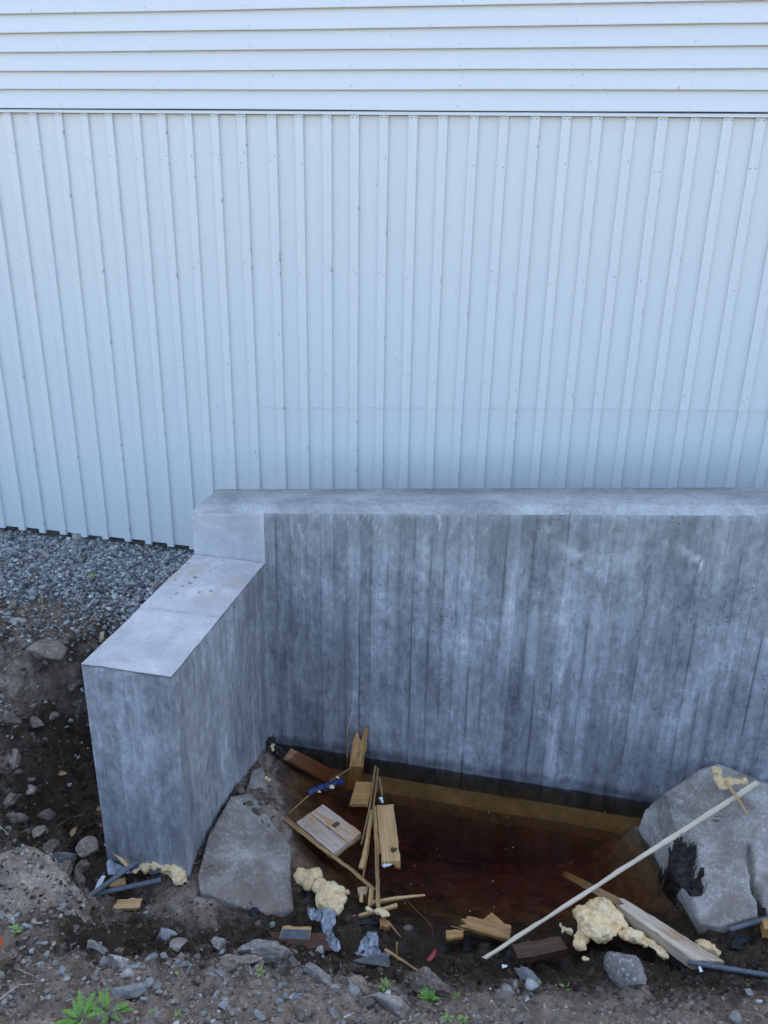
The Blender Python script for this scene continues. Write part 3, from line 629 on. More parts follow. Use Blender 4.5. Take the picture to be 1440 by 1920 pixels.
def slab(name, A, B, C, D, th, mat, parent=None, nx=10, ny=3, jit=.0015, ends=(0, 0), seed=1):
    """board with top corners A B C D (A-B is the long side) and thickness th; ends = splintering at A-D and B-C in metres"""
    A, B, C, D = [np.array(q, float) for q in (A, B, C, D)]; r = np.random.default_rng(seed)
    xd = (B-A)+(C-D); nz_ = np.cross(B-A, D-A); nz_ = nz_ if nz_[2] > 0 else -nz_; nz_ /= np.linalg.norm(nz_)
    if ends[0] or ends[1]: ny = 7
    xu = xd/np.linalg.norm(xd); TV = np.zeros((nx+1, ny+1, 3))
    e0_ = r.uniform(-1, 1, ny+1)*ends[0]; e1_ = r.uniform(-1, 1, ny+1)*ends[1]
    for i in range(nx+1):
        for j in range(ny+1):
            a, b = i/nx, j/ny; p = (A*(1-a)+B*a)*(1-b)+(D*(1-a)+C*a)*b
            p = p+xu*(e0_[j]*max(0, 1-a*3)+e1_[j]*max(0, a*3-2)); TV[i, j] = p+r.normal(0, jit, 3)*[1, 1, .6]
    BV = TV-nz_*th+r.normal(0, jit*.5, TV.shape); ins_ = 1-.0
    nvt = (nx+1)*(ny+1); V = np.concatenate([TV.reshape(-1, 3), BV.reshape(-1, 3)])
    up = np.dot(np.cross(B-A, D-A), nz_) > 0
    Fc = []; I = lambda i, j: i*(ny+1)+j
    for i in range(nx):
        for j in range(ny):
            q = (I(i, j), I(i+1, j), I(i+1, j+1), I(i, j+1)); Fc.append(q); Fc.append(tuple(k+nvt for k in q[::-1]))
    ring = [I(i, 0) for i in range(nx)]+[I(nx, j) for j in range(ny)]+[I(i, ny) for i in range(nx, 0, -1)]+[I(0, j) for j in range(ny, 0, -1)]
    for k in range(len(ring)): a, b = ring[k], ring[(k+1) % len(ring)]; Fc.append((b, a, a+nvt, b+nvt))
    if not up: Fc = [q[::-1] for q in Fc]
    P = (A+B+C+D)/4-nz_*th
    return mesh(name, V, Fc, mat, frame(P, xd, nz_), parent)
def slabpx(name, label, cat, px, zs, th, mat, group=None, **k):
    zs = [zs]*4 if isinstance(zs, (int, float)) else zs
    return tag(slab(name, *[atZ(u, v, z) for (u, v), z in zip(px, zs)], th, mat, **k), label, cat, group)
def stick(name, pts, r0, r1, mat, label=None, cat=None, group=None, parent=None, sides=5, jit=.12, seg=.02, flat=1., seed=None, ridge=None):
    pts = [np.array(p, float) for p in pts]; r = np.random.default_rng(seed if seed is not None else random.randrange(9999))
    Q = []; Ls = []
    for a, b in zip(pts, pts[1:]):
        n_ = max(2, int(np.linalg.norm(b-a)/seg))
        for i in range(n_): Q.append(a+(b-a)*i/n_)
    Q.append(pts[-1]); n_ = len(Q); V = []; rd = r.uniform(.8, 1.2, sides)
    for i, p in enumerate(Q):
        t = Q[min(i+1, n_-1)]-Q[max(i-1, 0)]; t /= np.linalg.norm(t)
        up = np.array([0, 0, 1.]) if abs(t[2]) < .95 else np.array([1., 0, 0])
        sd_ = np.cross(t, up); sd_ /= np.linalg.norm(sd_); u2 = np.cross(sd_, t); rr = r0+(r1-r0)*i/(n_-1)
        p = p+r.normal(0, jit*rr*.35, 3)
        for k in range(sides):
            a = k*math.tau/sides+.4; q = rr*rd[k]*(1+r.normal(0, jit*.5)) if ridge is None else rr*(1+(ridge if (i+(1 if k > sides/2 else 0)) % 2 else 0))
            V.append(p+sd_*math.cos(a)*q+u2*math.sin(a)*q*flat)
    Fc = [(i*sides+k, i*sides+(k+1) % sides, (i+1)*sides+(k+1) % sides, (i+1)*sides+k) for i in range(n_-1) for k in range(sides)]
    Fc += [tuple(range(sides))[::-1], tuple((n_-1)*sides+k for k in range(sides))]
    o = mesh(name, V, Fc, mat, frame((pts[0]+pts[-1])/2, pts[-1]-pts[0], (0, .1, 1)), parent, smooth=ridge is not None)
    return tag(o, label, cat, group)
def stickpx(name, label, cat, px, r0, r1, mat, **k): return stick(name, [atZ(u, v, z) for u, v, z in px], r0, r1, mat, label, cat, **k)
def foam(name, label, blobs, group=None, vox=.005, amp=.019, fr=14, seed=0, mat=FOAM, cat='foam', at=None):
    """blobs = (u, v, radius in px, height of the centre)"""
    bm = bmesh.new(); P0 = []
    r = random.Random(seed)
    for u, v, rp, z in blobs:
        p = atZ(u, v, z) if at is None else atY(u, v, at); s = mpp(p); P0.append(p)
        M = Matrix.Translation(p)@Matrix.Rotation(r.uniform(0, 3), 4, 'Z')@Matrix.Diagonal((rp*s*r.uniform(.9, 1.15), rp*s*r.uniform(.9, 1.15), rp*s*r.uniform(.75, .95), 1))
        bmesh.ops.create_icosphere(bm, subdivisions=3, radius=1, matrix=M)
    me = bpy.data.meshes.new('tmp'); bm.to_mesh(me); bm.free(); o = bpy.data.objects.new('tmp', me); COL.objects.link(o)
    md = o.modifiers.new('r', 'REMESH'); md.mode = 'VOXEL'; md.voxel_size = vox
    dg = bpy.context.evaluated_depsgraph_get(); m2 = bpy.data.meshes.new_from_object(o.evaluated_get(dg))
    V = np.zeros(len(m2.vertices)*3); m2.vertices.foreach_get('co', V); V = V.reshape(-1, 3); Nn = np.zeros(V.size); m2.vertices.foreach_get('normal', Nn); Nn = Nn.reshape(-1, 3)
    Fc = [tuple(p.vertices) for p in m2.polygons]
    bpy.data.objects.remove(o); bpy.data.meshes.remove(m2); bpy.data.meshes.remove(me)
    q = V*fr+seed*3.3
    d = amp*fbm(q[:, 0], q[:, 1], q[:, 2], seed, 4)-amp*.9*np.abs(fbm(q[:, 0]*.6, q[:, 1]*.6, q[:, 2]*.6, seed+50, 3))
    d = d+.30*amp*fbm(q[:, 0]*4.5, q[:, 1]*4.5, q[:, 2]*4.5, seed+9, 3)-.5*amp*sstep(.1, .45, fbm(q[:, 0]*1.7, q[:, 1]*1.7, q[:, 2]*1.7, seed+70, 2))
    V = V+Nn*d[:, None]
    return tag(mesh(name, V, Fc, mat, None, smooth=True), label, cat, group)

# ------------------------------------------------------------------ large stones
def hull_rock(name, label, pts, mat, seed, cat='rock', amp=.018, fr=5, sub=3, group=None, more=(), carve=(), edge=.022):
    bm = bmesh.new()
    for ps in (pts,)+tuple(more):
        vs_ = [bm.verts.new(p) for p in ps]
        r = bmesh.ops.convex_hull(bm, input=vs_); bmesh.ops.delete(bm, geom=[g for g in r['geom_interior'] if isinstance(g, bmesh.types.BMVert)], context='VERTS')
    bmesh.ops.triangulate(bm, faces=bm.faces)
    for _ in range(6):
        es = [e for e in bm.edges if e.calc_length() > .045]
        if not es: break
        bmesh.ops.subdivide_edges(bm, edges=es, cuts=1, use_grid_fill=False); bmesh.ops.triangulate(bm, faces=bm.faces)
    for _ in range(1): bmesh.ops.smooth_vert(bm, verts=bm.verts, factor=.12, use_axis_x=True, use_axis_y=True, use_axis_z=True)
    es = [e for e in bm.edges if e.calc_length() > edge]
    bmesh.ops.subdivide_edges(bm, edges=es, cuts=1); bmesh.ops.triangulate(bm, faces=bm.faces)
    if edge < .02:
        es = [e for e in bm.edges if e.calc_length() > edge]; bmesh.ops.subdivide_edges(bm, edges=es, cuts=1); bmesh.ops.triangulate(bm, faces=bm.faces)
    bm.normal_update(); V = np.array([v.co[:] for v in bm.verts]); Nn = np.array([v.normal[:] for v in bm.verts]); bm.verts.index_update()
    Fc = [tuple(v.index for v in f.verts) for f in bm.faces]; bm.free()
    q = V*fr+seed
    d = amp*fbm(q[:, 0], q[:, 1], q[:, 2], seed, 5)+amp*.35*fbm(q[:, 0]*5, q[:, 1]*5, q[:, 2]*5, seed+4, 3)
    V = V+Nn*d[:, None]
    mud = np.zeros(len(V), bool)
    for a, b, rad, dep in carve:                    # hollow out along a-b
        a = np.array(a); b = np.array(b); t = np.clip(((V-a)@(b-a))/max(1e-9, (b-a)@(b-a)), 0, 1); q = np.linalg.norm((V-a-t[:, None]*(b-a))[:, :2], axis=1)
        q = q*(1+.5*vnoise(V[:, 0]*22, V[:, 1]*22, V[:, 2]*22, 3)); V[:, 2] -= dep*sstep(rad, rad*.45, q)*(V[:, 2] > -.1)
        if rad > .03: mud |= (q*(1+.3*vnoise(V[:, 0]*50, V[:, 1]*50, V[:, 2]*50, 8)) < rad*.95)&(V[:, 2] > -.2)
    o = mesh(name, V, Fc, mat, None, smooth=True)
    if mud.any(): o.data.materials.append(CLOD_M2); o.data.polygons.foreach_set('material_index', [int(all(mud[i] for i in f)) for f in Fc])
    return tag(o, label, cat, group)
def hp(L): return [atZ(u, v, z) for u, v, z in L]
def down(P, z): return [np.array([p[0], p[1], z]) for p in P]
T_ = hp([(432, 1492, .17), (468, 1488, .13), (512, 1540, .07), (543, 1586, .035), (540, 1640, .035), (549, 1704, .03), (498, 1712, .05), (440, 1694, .075), (375, 1672, .10), (370, 1640, .12), (395, 1560, .17)])
slabL = hull_rock('rock_slab', 'flat grey rock slab lying between the wing wall and the water', T_+down(T_, -.25), RK_SLAB, 3, amp=.012)
T_ = hp([(472, 1442, .10), (492, 1436, .09), (505, 1488, .04), (500, 1500, .03), (462, 1482, .1)])
hull_rock('rock', 'small grey rock wedged in the inner corner above the flat slab', T_+down(T_, -.2), RK_SLAB, 8, amp=.012)
T_ = [atY(1318, 1440, 3.93), atY(1345, 1432, 3.95), atY(1395, 1462, 3.95), atY(1450, 1486, 3.95), np.array([1.5, 3.9, .22])]
T_ += hp([(1249, 1486, .27), (1276, 1540, .235), (1302, 1600, .18), (1210, 1520, .10), (1199, 1552, .02), (1240, 1592, .01), (1290, 1650, .02), (1302, 1692, .04), (1312, 1734, .045), (1350, 1737, .065), (1405, 1722, .09), (1430, 1702, .10), (1480, 1700, .1), (1560, 1640, .15), (1560, 1560, .24)])
slabR = hull_rock('rock_slab', 'big angular grey block with a crack, leaning on the wall right of the water', T_+down(T_, -.35), RK_SLAB, 12, amp=.014, edge=.014,
    carve=[(atZ(1268, 1612, .10), atZ(1288, 1648, .08), .062, .13), (atZ(1300, 1672, .06), atZ(1306, 1678, .06), .036, .07), (atZ(1404, 1582, .20), atZ(1412, 1650, .15), .014, .05), (atZ(1412, 1650, .15), atZ(1432, 1712, .09), .026, .09)])
T_ = hp([(-60, 1625, .40), (20, 1600, .42), (62, 1594, .42), (92, 1604, .40), (110, 1632, .38), (150, 1662, .32), (176, 1700, .26), (178, 1725, .22), (120, 1740, .30), (0, 1720, .38), (-80, 1700, .42)])
bould = hull_rock('rock', 'rounded soil-covered boulder on the near bank in front of the wing', T_+down(T_, -.1), RK_MOUND, 22, amp=.05, fr=7)

# ------------------------------------------------------------------ countless stones
def px_pts(n_, reg, accept=None):
    P = []
    x = rng.uniform(reg[0], reg[1], n_); y = rng.uniform(reg[2], reg[3], n_)
    k = np.ones(n_, bool) if accept is None else accept(x, y); x, y = x[k], y[k]
    return np.stack([x, y, hgt(x, y)], 1)
def grav_mask(x, y):
    z = x*0; lim = 4.42+.10*sstep(-2.6, -3.6, x)-.25*sstep(-2.75, -2.45, x)+.22*fbm(x*2.2, y*2.2, z, 33, 4)
    p = np.maximum(sstep(lim-.16, lim+.06, y), .16*sstep(lim-.75, lim-.1, y)); return (rng.uniform(0, 1, len(x)) < p) & (x < WX0-.01)
P = px_pts(40000, (-4.6, -1.9, 3.2, 5.24), grav_mask)
g_ = scatter('gravel', P, np.clip(rng.lognormal(math.log(.0108), .36, len(P)), .005, .032), GRAVEL_M, sub=1, tones=np.clip(rng.normal(.48, .24, len(P)), 0, 1))
tag(g_, 'blue-grey crushed gravel between the white building and the wing wall', kind='stuff')
P = px_pts(1500, (-4.6, 3.4, 4.36, 5.24)); P = P[P[:, 0] > -1.9]
tag(scatter('gravel', P, rng.uniform(.01, .03, len(P)), GRAVEL_M), 'unseen grey gravel raised behind the concrete wall to bounce light', kind='stuff')
def soil_mask(x, y):
    h = hgt(x, y); d = np.clip(dryF(x, y), 0, 1)
    out = ~((x > WX0) & (x < WXI) & (y > WYF)) & ~((y > WY) & (x > WX0))
    return out & (h > .012) & (rng.uniform(0, 1, len(x)) < (.95-.45*d)*np.clip(.75+.9*fbm(x*2.6, y*2.6, x*0, 61, 3), .12, 1.))
P = px_pts(70000, (-4.3, 2.2, 1.5, 4.5), soil_mask)
sz = np.clip(rng.lognormal(math.log(.0055), .55, len(P)), .0025, .03); dq = np.clip(dryF(P[:, 0], P[:, 1]), 0, 1); sz = np.where(dq > .6, np.minimum(sz, .011), sz)
tn_ = np.clip(.10+.8*dq+rng.normal(0, .16, len(P)), 0, 1); k = sz > .009
for kk, sb in ((k, 2), (~k, 1)):
    tag(scatter('soil_clods', P[kk], sz[kk], CLOD_M, sub=sb, cuts=8, flat=(.45, .8), tones=tn_[kk], sink=.35), 'crumbs and clods of dark soil over the banks', kind='stuff')
def chip_mask(x, y):
    h = hgt(x, y); d = np.clip(dryF(x, y), 0, 1); p = d*sstep(.05, .2, h)*np.where(x < .1, 1., .22)*np.clip(.75+.8*vnoise(x*4, y*4, x*0, 71), .15, 1.)
    out = ~((x > WX0) & (x < WXI) & (y > WYF)) & ~((y > WY) & (x > WX0))
    return out & (rng.uniform(0, 1, len(x)) < p)
P = px_pts(46000, (-4.0, 2.2, 1.5, 4.5), chip_mask)
sz = np.clip(rng.lognormal(math.log(.0066), .62, len(P)), .0025, .03)
tag(scatter('pebbles', P, sz, CHIP_M, sub=1, flat=(.35, .7), tones=np.clip(rng.normal(.5, .25, len(P)), 0, 1), sink=.3), 'small stones and slate crumbs in the soil of the banks', kind='stuff')
# single slate chips on the near bank
GRP = 'loose stones on the near bank'
big = [(410, 1826, 26, 20, RK_SLATE, 'pale blue-grey slate chip standing alone left of the grey foreground rocks'), (348, 1812, 28, 16, RK_SLATE, 'oval pale slate chip beside a sprout on the near bank'),
       (236, 1866, 74, 26, RK_SLATE, 'long grey-blue slate right above the green leafy weed'), (277, 1846, 24, 24, RK_SLATE, 'upright grey stone behind the long slate by the weed'), (320, 1888, 0, 0, None, ''),
       (128, 1700, 0, 0, None, ''), (20, 1727, 28, 22, RK_PALE, 'pale brown rounded stone at the far left of the near bank'), (54, 1742, 28, 20, RK_SLATE, 'blue-grey stone next to the pale brown rounded stone'),
       (153, 1712, 24, 22, RK_PALE, 'pale flat stone stuck to the front of the soil-covered boulder'), (223, 1790, 40, 24, RK_BROWN, 'brown stone half sunk in the bank below the smooth dirt'),
       (184, 1782, 44, 34, RK_GREY, 'dark angular stone in the hollow of the bank'), (225, 1815, 64, 20, RK_PALE, 'long low pinkish stone on the near bank'), (310, 1760, 56, 34, RK_SLATE, 'grey-blue lump on the rim of the bank below the slab'),
       (333, 1775, 40, 44, RK_PALE, 'pale smooth stone leaning against the grey-blue lump'), (410, 1775, 36, 34, RK_GREY, 'dark jagged stone on the rim right of the smooth stone'), (455, 1812, 80, 14, RK_BROWN, 'long brown flat stone behind the standing slate chip'),
       (500, 1790, 100, 60, RK_GREY, 'broad crumbly grey clod on the bank below the rusty board'), (595, 1835, 74, 40, RK_GREY, 'rounded grey foreground rock below the plastic film'), (665, 1850, 60, 34, RK_BROWN, 'brownish rounded rock between two foreground rocks'),
       (705, 1812, 78, 44, RK_SLATE, 'grey-blue rough rock just below the second plastic film'), (720, 1885, 92, 34, RK_PALE, 'long pale rock ridge near the bottom edge'), (797, 1850, 84, 34, RK_BROWN, 'light brown slanting stone behind the small green weed'),
       (420, 1890, 28, 22, RK_SLATE, 'slate chip near the sprouts at the bottom edge'), (718, 1893, 14, 10, RK_PALE, 'tiny white stone on the pale rock ridge'), (990, 1837, 62, 22, RK_SLATE, 'curved grey stone in front of the dark brown block'), (148, 1865, 12, 10, RK_PALE, 'round white pebble above the green leafy weed'), (250, 1876, 18, 8, RK_PALE, 'white oval pebble under the long slate')]
for i, (u, v, pw, ph, mt, lb) in enumerate(big):
    if mt: rock('stone', lb, 'stone', u, v, pw*(1.15 if pw > 50 else 1), ph, .6 if pw < 50 else .55, random.uniform(-.5, .5), (random.uniform(-.3, .1), random.uniform(-.2, .2)), mt, 40+i, 5 if pw > 50 else 4, .28, GRP, smooth=False, nz=.30 if mt in (RK_GREY, RK_BROWN) else .16, fr=2.6, cuts=12, lo=.3, hi=.8)
nchip = 0
while nchip < 280:
    u = random.uniform(0, 1440) if random.random() < .25 else random.uniform(0, 640); v = random.uniform(1760 if u > 180 else 1620, 1918); P = G(u, v)
    if float(dryF(P[0], P[1])) < .35 or P[1] > 2.75: continue
    pw = random.choice((9, 10, 11, 12, 13, 14, 16, 19, 24, 30)); mt = random.choice((RK_SLATE, RK_SLATE, RK_GREY, RK_PALE, RK_BROWN, RK_GREY))
    rock('slate_chip', {RK_SLATE: 'blue-grey', RK_GREY: 'dark grey', RK_PALE: 'pale', RK_BROWN: 'brown'}[mt]+(' large' if pw > 15 else ' tiny' if pw < 11 else ' small')+' stone chip bedded in the soil of the near bank', 'stone', u, v, pw, pw*random.uniform(.5, .85), random.uniform(.18, .5), random.uniform(0, 6), (random.uniform(-.5, .4), random.uniform(-.4, .4)), mt, 200+nchip, 3, .38, 'stone chips scattered over the near bank', at=None, smooth=False, nz=.10, cuts=13, lo=.22, hi=.7); nchip += 1
# stones of the left slope
rock('boulder', 'brown boulder half buried in the left slope beside the wing wall', 'rock', 92, 1232, 76, 62, .62, .25, (.15, .1), RK_BROWN, 5, 4, .3, nz=.1)
rock('stone', 'pale flat stone on the gravel edge at the far left', 'stone', 27, 1166, 50, 18, .3, .1, (0, 0), RK_PALE, 6, 3, .3)
rock('stone', 'small grey stone above the brown boulder', 'stone', 120, 1209, 20, 14, .6, .1, (0, 0), RK_GREY, 7, 3, .3)
rock('stone', 'brown angular stone at the left foot of the wing wall', 'stone', 168, 1594, 42, 50, .7, -.8, (0, .3), RK_BROWN, 14, 4, .3)
rock('stone', 'grey stone behind the soil-covered boulder', 'stone', 118, 1612, 52, 36, .6, .3, (0, 0), RK_GREY, 15, 4, .3)
rock('stone', 'pale pinkish stone at the foundation of the white building', 'stone', 148, 1010, 34, 26, .6, .3, (0, 0), RK_PALE, 16, 3, .2)
rock('stone', 'small smooth white stone lying in the dark hollow', 'stone', 130, 1473, 14, 9, .5, .3, (0, 0), RK_PALE, 18, 3, .2)
for i, (u, v) in enumerate(((40, 1300), (20, 1350), (70, 1360), (30, 1430), (60, 1480), (20, 1500), (90, 1530), (70, 1560), (100, 1345), (140, 1290), (30, 1540), (120, 1640), (150, 1650), (95, 1590), (160, 1625))):
    rock('soil_lump', 'lump of dark soil on the left slope beside the wing wall', 'soil lump', u, v, random.uniform(22, 56), random.uniform(16, 34), .65, random.uniform(0, 3), (0, 0), RK_MOUND, 300+i, 4, .4, 'soil lumps on the left slope', nz=.35, fr=2.4)

# boulder at the right
rock('boulder', 'rounded grey boulder with whitish crust below the large foam lump', 'rock', 1172, 1830, 88, 74, .75, -.5, (-.15, .15), RK_WHITE, 31, 5, .3, nz=.06, cuts=5, lo=.7, hi=.95)
rock('stone', 'small grey stone resting on the lower rebar', 'stone', 1336, 1811, 16, 15, .7, .3, (0, 0), RK_PALE, 33, 3, .0)
rock('stone', 'dark stone half under water near the broken board', 'stone', 765, 1744, 26, 18, .5, .3, (0, 0), RK_GREY, 34, 3, .3)
rock('stone', 'grey stone at the edge of the water left of the grey block', 'stone', 508, 1735, 17, 15, .6, .3, (0, 0), RK_SLATE, 35, 3, .3)
rock('mud_lump', 'dark mud lump beside the base of the flat slab', 'mud lump', 475, 1715, 30, 24, .8, .3, (0, 0), BLACKLUMP, 36, 3, .3, nz=.3)
for i, (u, v, a, b, lb) in enumerate(((585, 1676, 44, 36, 'black lump of mud left of the foam with the plastic film'), (880, 1773, 44, 40, 'black tarry lump below the splintered broken board'), (838, 1778, 38, 30, 'dark rounded mud lump next to the red plastic strip'),
                                      (1385, 1765, 60, 40, 'dark mud heap below the short rebar'), (690, 1735, 60, 34, 'dark mud tongue between the sticks and the plastic film'), (955, 1795, 40, 26, 'dark mud beside the low end of the pale lath'))):
    rock('mud_lump', lb, 'mud lump', u, v, a, b, .55, random.uniform(0, 3), (0, 0), BLACKLUMP, 330+i, 5, .45, group='wet mud lumps along the water', nz=.6, fr=3.2)

def sprinkle(o, n_, lo, hi, mat, label, sel=None):
    V = np.array([(o.matrix_world@v.co)[:] for v in o.data.vertices]); Nn = np.array([v.normal[:] for v in o.data.vertices])
    k = Nn[:, 2] > .45
    if sel is not None: k &= sel(V)
    idx = np.nonzero(k)[0]; idx = rng.choice(idx, n_); P = V[idx]+rng.normal(0, .006, (n_, 3))*[1, 1, 0]
    tag(scatter('pebbles', P, np.clip(rng.lognormal(math.log(.006), .5, n_)*1., lo, hi), mat, flat=(.4, .8)), label, kind='stuff')
bpy.context.view_layer.update()
sprinkle(bould, 300, .003, .022, CHIP_M, 'small stones lying on the soil-covered boulder'); sprinkle(bould, 160, .003, .010, CLOD_M, 'crumbs of soil on the soil-covered boulder')
# ------------------------------------------------------------------ wood and waste in the water
pn = empty('joined_boards', atZ(616, 1552, .0), 'pair of joined boards with grey film floating left of the stick bundle', 'boards')
c = [atZ(605, 1508, .035), atZ(677.5, 1561, .035), atZ(625, 1600, .035), atZ(556, 1542, .035)]
mid = lambda p, q, t: p*(1-t)+q*t
slab('plank', c[0], c[1], mid(c[1], c[2], .485), mid(c[0], c[3], .485), .022, W_GREY, pn, seed=2)
slab('plank', mid(c[0], c[3], .515), mid(c[1], c[2], .515), c[2], c[3], .022, W_GREY, pn, seed=3)
q0, q1 = mid(c[3], c[2], .8), mid(c[0], c[1], .9)
slab('cross_batten', mid(c[1], c[2], -.02)+[.0, 0, -.024], mid(c[1], c[2], 1.02)+[0, 0, -.024], mid(c[1], c[2], 1.02)+(c[3]-c[2])*.12+[0, 0, -.024], mid(c[1], c[2], -.02)+(c[0]-c[1])*.12+[0, 0, -.024], .02, W_TAN, pn, seed=4)
for k in range(9):                               # faded stamp on the farther board
    p = mid(mid(c[0], c[1], .52+.03*(k % 3)), mid(c[3], c[2], .52+.03*(k % 3)), .2+.075*(k//3))+[0, 0, .0022]
    e1 = (c[1]-c[0])*.022; e2 = (c[3]-c[0])*.028
    mesh('stamp_mark', [p-e1-e2, p+e1-e2*.4, p+e1*.7+e2, p-e1*.5+e2], [(0, 1, 2, 3), (3, 2, 1, 0)], INK, None, pn)
bd = empty('board', atZ(728, 1560, .0), 'single amber board with a dark heart-shaped knot floating right of the sticks', 'board')
c = [atZ(706, 1510, .04), atZ(716, 1616, .035), atZ(751, 1614, .035), atZ(737.5, 1508.5, .04)]
slab('plank', *c, .022, W_TAN, bd, seed=6)
kp = atZ(738, 1593, .0385); s_ = mpp(kp)
mesh('knot', [kp+np.array([a*s_, b*s_*1.35, 0]) for a, b in ((0, -6), (5, -2), (6, 2), (4, 5), (0, 2.6), (-4, 5), (-6, 2), (-5, -2))], [tuple(range(8))], W_DARK, None, bd)
slabpx('board', 'short amber board tilted in the water behind the stick bundle', 'board', [(668, 1464.5), (697.5, 1467), (689.5, 1508), (656, 1506)], .03, .02, W_AMBER, seed=7, nx=6)
yb_ = WY-.03; A = atY(664, 1373, yb_); B = atY(690, 1377, yb_); bz = atZ(655, 1437, -.0); cz = atZ(681, 1438, -.0)
A2 = A+(A-bz)*0; dn = (bz-A)*.7; dn2 = (cz-B)*.7
tag(slab('board', bz+dn, A, B, cz+dn2, .018, W_AMBER, ends=(0, .045), seed=9), 'splintered amber board standing out of the water against the wall', 'board')
stick('stick', [atZ(651, 1437, -.05), atY(651, 1366, WY-.02)], .006, .004, W_STICK, 'thin upright splinter left of the splintered standing board', 'stick')
stick('wire', [atY(652, 1366, WY-.02), atY(657, 1345, WY-.02), atY(666, 1321, WY-.015)], .0012, .0009, THREAD, 'pale wire end sticking up above the splintered standing board', 'wire')
slabpx('plank', 'red-brown plank sliding under water in the inner corner of the walls', 'plank', [(546, 1402), (660, 1462), (640, 1482), (533, 1422)], [.022, -.17, -.17, .012], .02, W_RED, seed=10, nx=12)
tb = stick('blue_tube', [atZ(577, 1487, .012), atZ(642, 1463, .012)], .020, .022, BLUE, 'crumpled blue plastic tube floating with bits of foam on it', 'tube', sides=10, jit=.25, flat=.7)
for i, (u, v, r_) in enumerate(((598, 1484, 3.2), (622, 1475, 4.4), (633, 1457, 3))):
    foam('foam_crumb', ('cream foam crumb nearest the low end of the blue tube', 'largest cream foam crumb, in the middle of the blue tube', 'cream foam crumb at the upper edge of the blue tube')[i], [(u, v, r_, .035), (u+2, v+1.5, r_*.7, .035)], 'foam crumbs on the blue tube', .0025, .003, 90, i, cat='foam crumb')
stickpx('stick', 'thin stick passing under the blue plastic tube', 'stick', [(540, 1527, -.004), (577, 1493, .002), (657, 1440, .03)], .004, .003, W_STICK)
stickpx('stick', 'long straight stick along the front side of the joined boards', 'stick', [(535, 1536, .03), (600, 1588, .03), (660, 1632, .04), (701, 1668, .05)], .012, .009, W_STICK, flat=.8)
SG = 'sticks of the floating bundle'
stickpx('stick', 'longest thin stick in the bundle, leaning furthest left', 'stick', [(704, 1437, .09), (692, 1520, .06), (677.5, 1583, .04)], .0065, .005, W_STICK, group=SG)
stickpx('stick', 'thin stick at the top of the bundle just right of the longest', 'stick', [(709, 1441, .10), (700, 1512, .075), (693, 1560, .06), (689, 1600, .05), (680, 1648, .03)], .0065, .006, W_STICK, group=SG)
stickpx('stick', 'thick split stick in the middle of the bundle', 'stick', [(698, 1520, .07), (692, 1555, .06), (687, 1588, .05), (677, 1628, .04)], .011, .012, W_TAN, group=SG, flat=.7)
stickpx('stick', 'stick of the bundle pointing straight down to the shore', 'stick', [(702, 1512, .05), (706, 1590, .05), (709, 1702, .05)], .0085, .009, W_STICK, group=SG, flat=.8)
stickpx('stick', 'short dark stick right of the top of the bundle', 'stick', [(711, 1458, .04), (717, 1492, .03)], .006, .005, W_STICK, group=SG)
stickpx('stick', 'short sliver beside the long amber board', 'stick', [(710, 1570, .03), (712, 1601, .03)], .005, .005, W_TAN, group=SG)
foam('foam_crumb', 'dirty white rag-like crumb at the short dark stick', [(714, 1497, 4, .03), (717, 1503, 3.5, .025)], None, .003, .004, 90, 5, WHITE, 'foam crumb')
foam('foam_crumb', 'white foam crumb under the end of the heart-knot board', [(720, 1622, 5, .012), (727, 1621, 5, .012), (732, 1620, 4, .012)], None, .003, .005, 80, 6, WHITE, 'foam crumb')
slabpx('wood_offcut', 'small wood stub under the end of the heart-knot board', 'wood piece', [(737, 1616), (750, 1617), (751, 1627), (741, 1624)], .012, .015, W_STICK, nx=3)
slabpx('wood_offcut', 'grey flat chip at the lower end of the long straight stick', 'wood piece', [(670, 1664), (690, 1662), (688, 1675), (672, 1676)], .03, .012, W_WEATH, nx=4)
stickpx('stick', 'short wood peg left of the shore sticks', 'stick', [(677, 1675, .03), (677, 1692, .02)], .008, .008, W_TAN, flat=.7)
stickpx('stick', 'short thick wood peg between the shore sticks', 'stick', [(697, 1667, .045), (694, 1699, .03)], .012, .011, W_TAN, flat=.7)
stickpx('stick', 'straight peeled stick pointing right over the water', 'stick', [(697, 1692, .03), (740, 1684, .035), (797, 1678, .03)], .012, .005, W_TAN)
stickpx('stick', 'thicker peeled stick lying lowest at the shore', 'stick', [(660, 1720, .05), (700, 1709, .06), (744, 1697, .05)], .009, .012, W_TAN)
stickpx('stick', 'dark short stick under the lowest peeled stick', 'stick', [(658, 1724, .035), (690, 1717, .035)], .008, .007, W_AMBER)
foam('foam_crumb', 'small round foam crumb left on the shore sticks', [(690, 1704, 6, .075), (695, 1707, 5, .07)], None, .003, .004, 70, 7, cat='foam crumb')
foam('foam_crumb', 'long foam crumb right on the shore sticks', [(710, 1709, 7, .075), (719, 1713, 8, .07), (726, 1715, 5, .07)], None, .003, .004, 70, 8, cat='foam crumb')
slabpx('wood_offcut', 'amber wedge of wood sunk in the mud under the peeled sticks', 'wood piece', [(712, 1721), (730, 1726), (731, 1739), (713, 1736)], .05, .02, W_AMBER, nx=4)
stickpx('stick', 'thin splinter running down from the amber wedge to the mud', 'stick', [(727, 1728, .05), (751, 1757, .03)], .006, .003, W_STICK)
stick('stick', [G(721, 1784)+[0, 0, .012], G(755, 1806)+[0, 0, .012], G(788, 1827)+[0, 0, .01]], .007, .005, W_STICK, 'splintery stick lying slanted on dark mud left of the red strip', 'stick')
